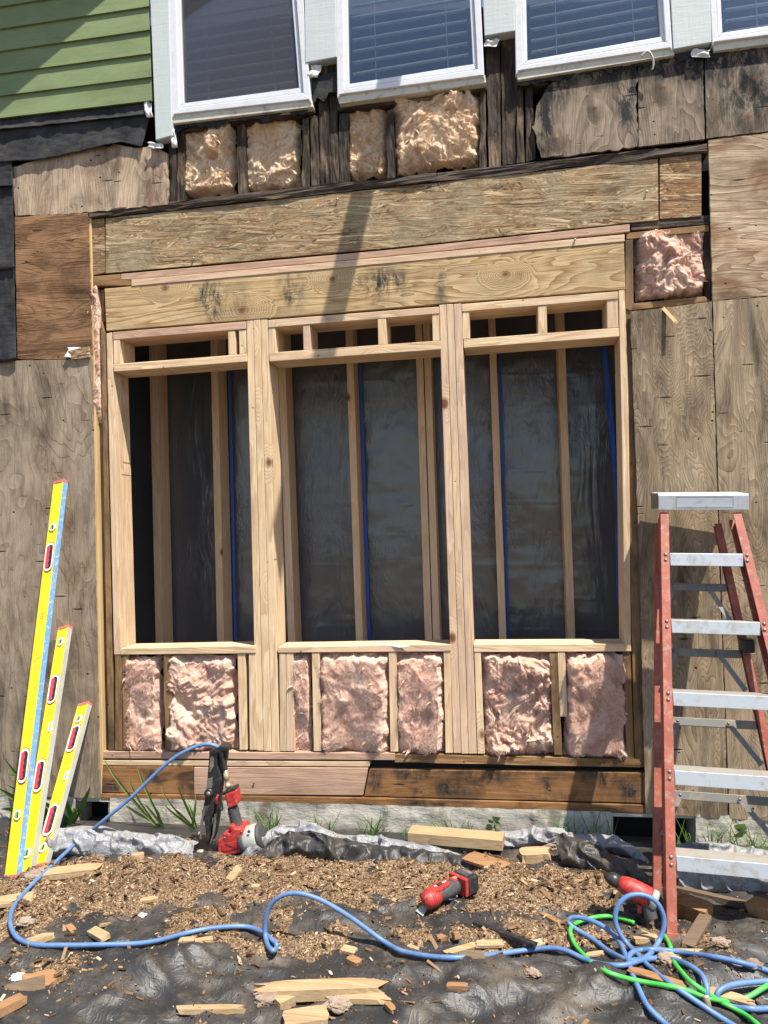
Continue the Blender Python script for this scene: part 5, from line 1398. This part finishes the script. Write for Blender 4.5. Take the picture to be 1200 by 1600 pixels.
plate3('inlet_plate', [(340, 720), (480, 660), (492, 690), (352, 752)], NGO + .024, .05, m_dark, ng, .003)
tube('hook', [P(*Q(380, 700), NGO + .03), P(*Q(330, 740), NGO + .035), P(*Q(305, 790), NGO + .035), P(*Q(320, 900), NGO + .035), P(*Q(345, 910), NGO + .035), P(*Q(345, 860), NGO + .035), P(*Q(330, 780), NGO + .033)], .0035, m_dark, ng, 8)
fa, fb2 = P(*Q(412, 655), NGO), P(*Q(378, 450), NGO)
lathe('air_fitting', [(.012, 0), (.012, .012), (.009, .014), (.009, .03), (.011, .032), (.011, .055), (.008, .058), (.008, (fb2 - fa).length)], fa, fb2 - fa, m_brass, ng, 14)
fc = P(*Q(325, 255), NGO)
tube('hose_collar', [fb2, P(*Q(358, 360), NGO), fc, P(343, 1176, NGO)], .0105, m_dark, ng, 12, 6)
# magazine
mg = plate3('magazine', [(195, 275), (290, 240), (285, 420), (325, 520), (330, 560), (300, 760), (255, 860), (240, 960), (200, 1050), (200, 1250), (165, 1310), (150, 1120), (115, 950), (160, 690), (180, 460)], NGO + .012, .030, m_dark, ng, .003)
plate3('magazine_rail', [(85, 1245), (95, 1040), (140, 880), (150, 880), (118, 1050), (100, 1250)], NGO + .018, .008, m_alud, mg, .001)
plate3('magazine_panel', [(205, 310), (245, 300), (245, 420), (205, 490), (195, 480)], NGO + .0145, .006, m_alud, mg, .001)
plate3('magazine_panel', [(175, 560), (235, 545), (225, 660), (165, 680)], NGO + .0145, .006, m_alud, mg, .001)
plate3('magazine_panel', [(140, 880), (200, 860), (150, 980), (120, 990)], NGO + .0145, .006, m_rubber, mg, .001)
plate3('magazine_back', [(290, 250), (370, 225), (405, 215), (395, 330), (365, 440), (350, 600), (320, 800), (310, 960), (275, 1180), (240, 1260), (210, 1250), (230, 1050), (262, 860), (305, 760), (330, 560)], NGO - .004, .022, m_dark, ng, .003)
plate3('magazine_top', [(190, 250), (330, 185), (405, 200), (408, 232), (300, 262), (195, 290)], NGO + .020, .05, m_dark, ng, .003)
lathe('adjust_knob', [(.019, 0), (.019, .010), (.015, .013)], P(*Q(200, 718), NGO + .012), (0, -1, 0), m_dark, ng, 20)
lathe('knob_centre', [(.009, 0), (.009, .015)], P(*Q(200, 718), NGO + .012), (0, -1, 0), m_alud, ng, 16)
plate3('push_lever', [(255, 960), (285, 960), (250, 1200), (215, 1300), (205, 1290), (232, 1180)], NGO + .020, .010, m_alud, ng, .001)
plate3('nose', [(140, 1380), (200, 1310), (280, 1290), (300, 1330), (300, 1420), (230, 1420), (160, 1400)], NGO + .022, .04, m_dark, ng, .003)
lathe('nose_tip', [(.011, 0), (.013, .006), (.013, .022), (.009, .026)], P(*Q(130, 1400), NGO), (-1, 0, -.1), m_castgrey, ng, 14)
tube('trigger', [P(*Q(300, 740), NGO + .01), P(*Q(280, 790), NGO + .015), P(*Q(285, 840), NGO + .01)], .006, m_red, ng, 8)

# ---- oscillating multi tool on the sawdust
def tool_matrix(tail, head, h):
    a = gp(*tail, h); b = gp(*head, h)
    x = (b - a).normalized(); z = Vector((0, 0, 1)); z = (z - x * z.dot(x)).normalized(); y = z.cross(x)
    return Matrix(((x.x, y.x, z.x, a.x), (x.y, y.y, z.y, a.y), (x.z, y.z, z.z, a.z), (0, 0, 0, 1))), (b - a).length
M, L = tool_matrix((714, 1383), (659, 1411), .026)
k_ = L / 0.20
mt = empty('multi_tool', 'red and black cordless oscillating multi tool lying on the sawdust', 'multi tool', loc=M.translation)
R = .026
V3 = lambda x, y, z: M @ Vector((x * k_, y, z))
axv = (M.to_3x3() @ Vector((1, 0, 0)))
lathe('body', [(.020, 0), (.026, .012), (.0265, .05), (.024, .08), (.027, .115 * k_)], V3(.0, 0, 0), axv, m_rubber, mt, 22)
lathe('gear_head', [(.025, 0), (.029, .016 * k_), (.030, .045 * k_), (.027, .062 * k_), (.018, .072 * k_), (.008, .076 * k_)], V3(.112, 0, .0), axv, m_red, mt, 24)
lathe('head_bumper', [(.0290, 0), (.0312, .003), (.0312, .009), (.028, .012)], V3(.150, 0, .0), axv, m_maroon, mt, 24)
def mt_plate(name, pts, z0, t, mat, bev=.002):
    return prism(name, [V3(x, y, z0) for x, y in pts], (M.to_3x3() @ Vector((0, 0, t))), mat, mt, bev)
mt_plate('top_cover', [(.045, -.016), (.075, -.020), (.13, -.020), (.15, -.012), (.15, .014), (.13, .020), (.07, .018), (.05, .012)], .018, .0125, m_red, .004)
mt_plate('rear_cover', [(.005, -.014), (.028, -.016), (.028, .012), (.008, .012)], .016, .012, m_red, .003)
Mt2 = M @ Matrix.Translation((.095 * k_, -.002, .0313)) @ Matrix.Rotation(math.pi, 4, 'Z')
text('logo_text', 'Milwaukee', .013, Mt2, m_white, mt, .3)
box('speed_dial', (0, 0, 0), (.014, .012, .004), m_brass, mt, M @ Matrix.Translation((.012 * k_, 0, .028)), .001)
bt = box('battery', (-.036, 0, -.002), (.062, .078, .058), m_dark, mt, M, .006)
box('battery_band', (-.0085, 0, .0), (.014, .080, .060), m_red, bt, M, .004)
box('battery_label', (-.040, -.004, .0278), (.030, .050, .0012), m_rubber, bt, M)
box('battery_latch', (-.052, .0, .0285), (.012, .040, .0012), m_alud, bt, M)
for yy in (-.026, .026):
    box('battery_ridge', (-.0678, yy, 0), (.002, .008, .046), m_rubber, bt, M, .001)
bl = V3(.185, .010, -.012)
d_ = (gp(651, 1433, .004) - bl); bl2 = bl
c = gp(655, 1428, .006); c2 = gp(668, 1412, .012)
dr = (c - c2).normalized(); sd3 = dr.cross(Vector((0, -.4, 1))).normalized()
prism('saw_blade', [c2 - sd3 * .009, c2 + sd3 * .009, c + sd3 * .016, c - sd3 * .016], Vector((0, -.001, .0022)), m_castgrey, mt, .0003)
for k in range(4):
    box('vent_slot', (.140 * k_ + .008 * k, -.029, .004), (.003, .006, .016), m_dark, mt, M)
for (x_, y_) in ((.06, -.020), (.13, -.021), (.02, -.022)):
    lathe('screw', [(.003, 0), (.003, .0025)], V3(x_, y_ - .004, .010), M.to_3x3() @ Vector((0, -1, .4)), m_rivet, mt, 8)
box('power_switch', (.10 * k_, 0, .0325), (.022, .012, .004), m_dark, mt, M, .002)
tube('white_cord', [gp(710, 1374, .045), gp(706, 1383, .03), gp(698, 1399, .01), gp(702, 1405, .008), gp(712, 1403, .008), gp(714, 1396, .012), gp(706, 1392, .012), gp(703, 1395, .01)], .0022, m_white, mt, 8)

# ---- cordless drill behind the hose loop
M2, L2 = tool_matrix((1018, 1440), (985, 1375), .045)
dg = empty('cordless_drill', 'red and black cordless drill standing in the ladder shadow behind the hose loop', 'drill', loc=M2.translation)
hb0, hb1 = gp(1018, 1436, .03), gp(1010, 1408, .075)
tube('grip', [hb0, hb0.lerp(hb1, .5), hb1], .020, m_rubber, dg, 14, 5)
da, db = gp(1018, 1404, .085), gp(982, 1386, .095)
lathe('motor_body', [(.022, 0), (.031, .006), (.031, .06), (.027, .085), (.022, .10)], da, db - da, m_red, dg, 24)
lathe('chuck', [(.021, .10), (.021, .125), (.014, .14), (.006, .15)], da, db - da, m_dark, dg, 20)
lathe('rear_cap', [(.030, 0), (.030, .014), (.024, .020)], da, da - db, m_castgrey, dg, 24)
box('trigger', (0, 0, 0), (.014, .014, .026), m_red, dg, Matrix.Translation(hb1 + Vector((-.022, -.004, -.022))), .003)
for k in range(4):
    box('vent_slot', (0, 0, 0), (.004, .010, .018), m_dark, dg, Matrix.Translation(da.lerp(db, .22 + .14 * k) + Vector((0, -.029, .004))))
c = B(1012, 1426, 1440)
Mq = Matrix.Translation(c) @ Matrix.Rotation(math.radians(28), 4, 'Z') @ Matrix.Rotation(math.radians(-28), 4, 'X')
bq = box('battery', (0, 0, 0), (.098, .070, .100), m_dark, dg, Mq, .007)
box('battery_face', (.008, -.0352, -.002), (.062, .003, .082), m_rubber, bq, Mq, .002)
box('battery_stripe', (.018, -.0370, -.020), (.060, .003, .012), m_red, bq, Mq, .001)
box('battery_badge', (.010, -.0370, .012), (.036, .003, .022), m_alud, bq, Mq, .001)
for k in range(5):
    box('battery_ridge', (-.049, -.010, -.036 + .018 * k), (.006, .050, .008), m_rubber, bq, Mq, .001)
    box('battery_ridge', (-.03 + .015 * k, -.012, .050), (.008, .048, .006), m_rubber, bq, Mq, .001)
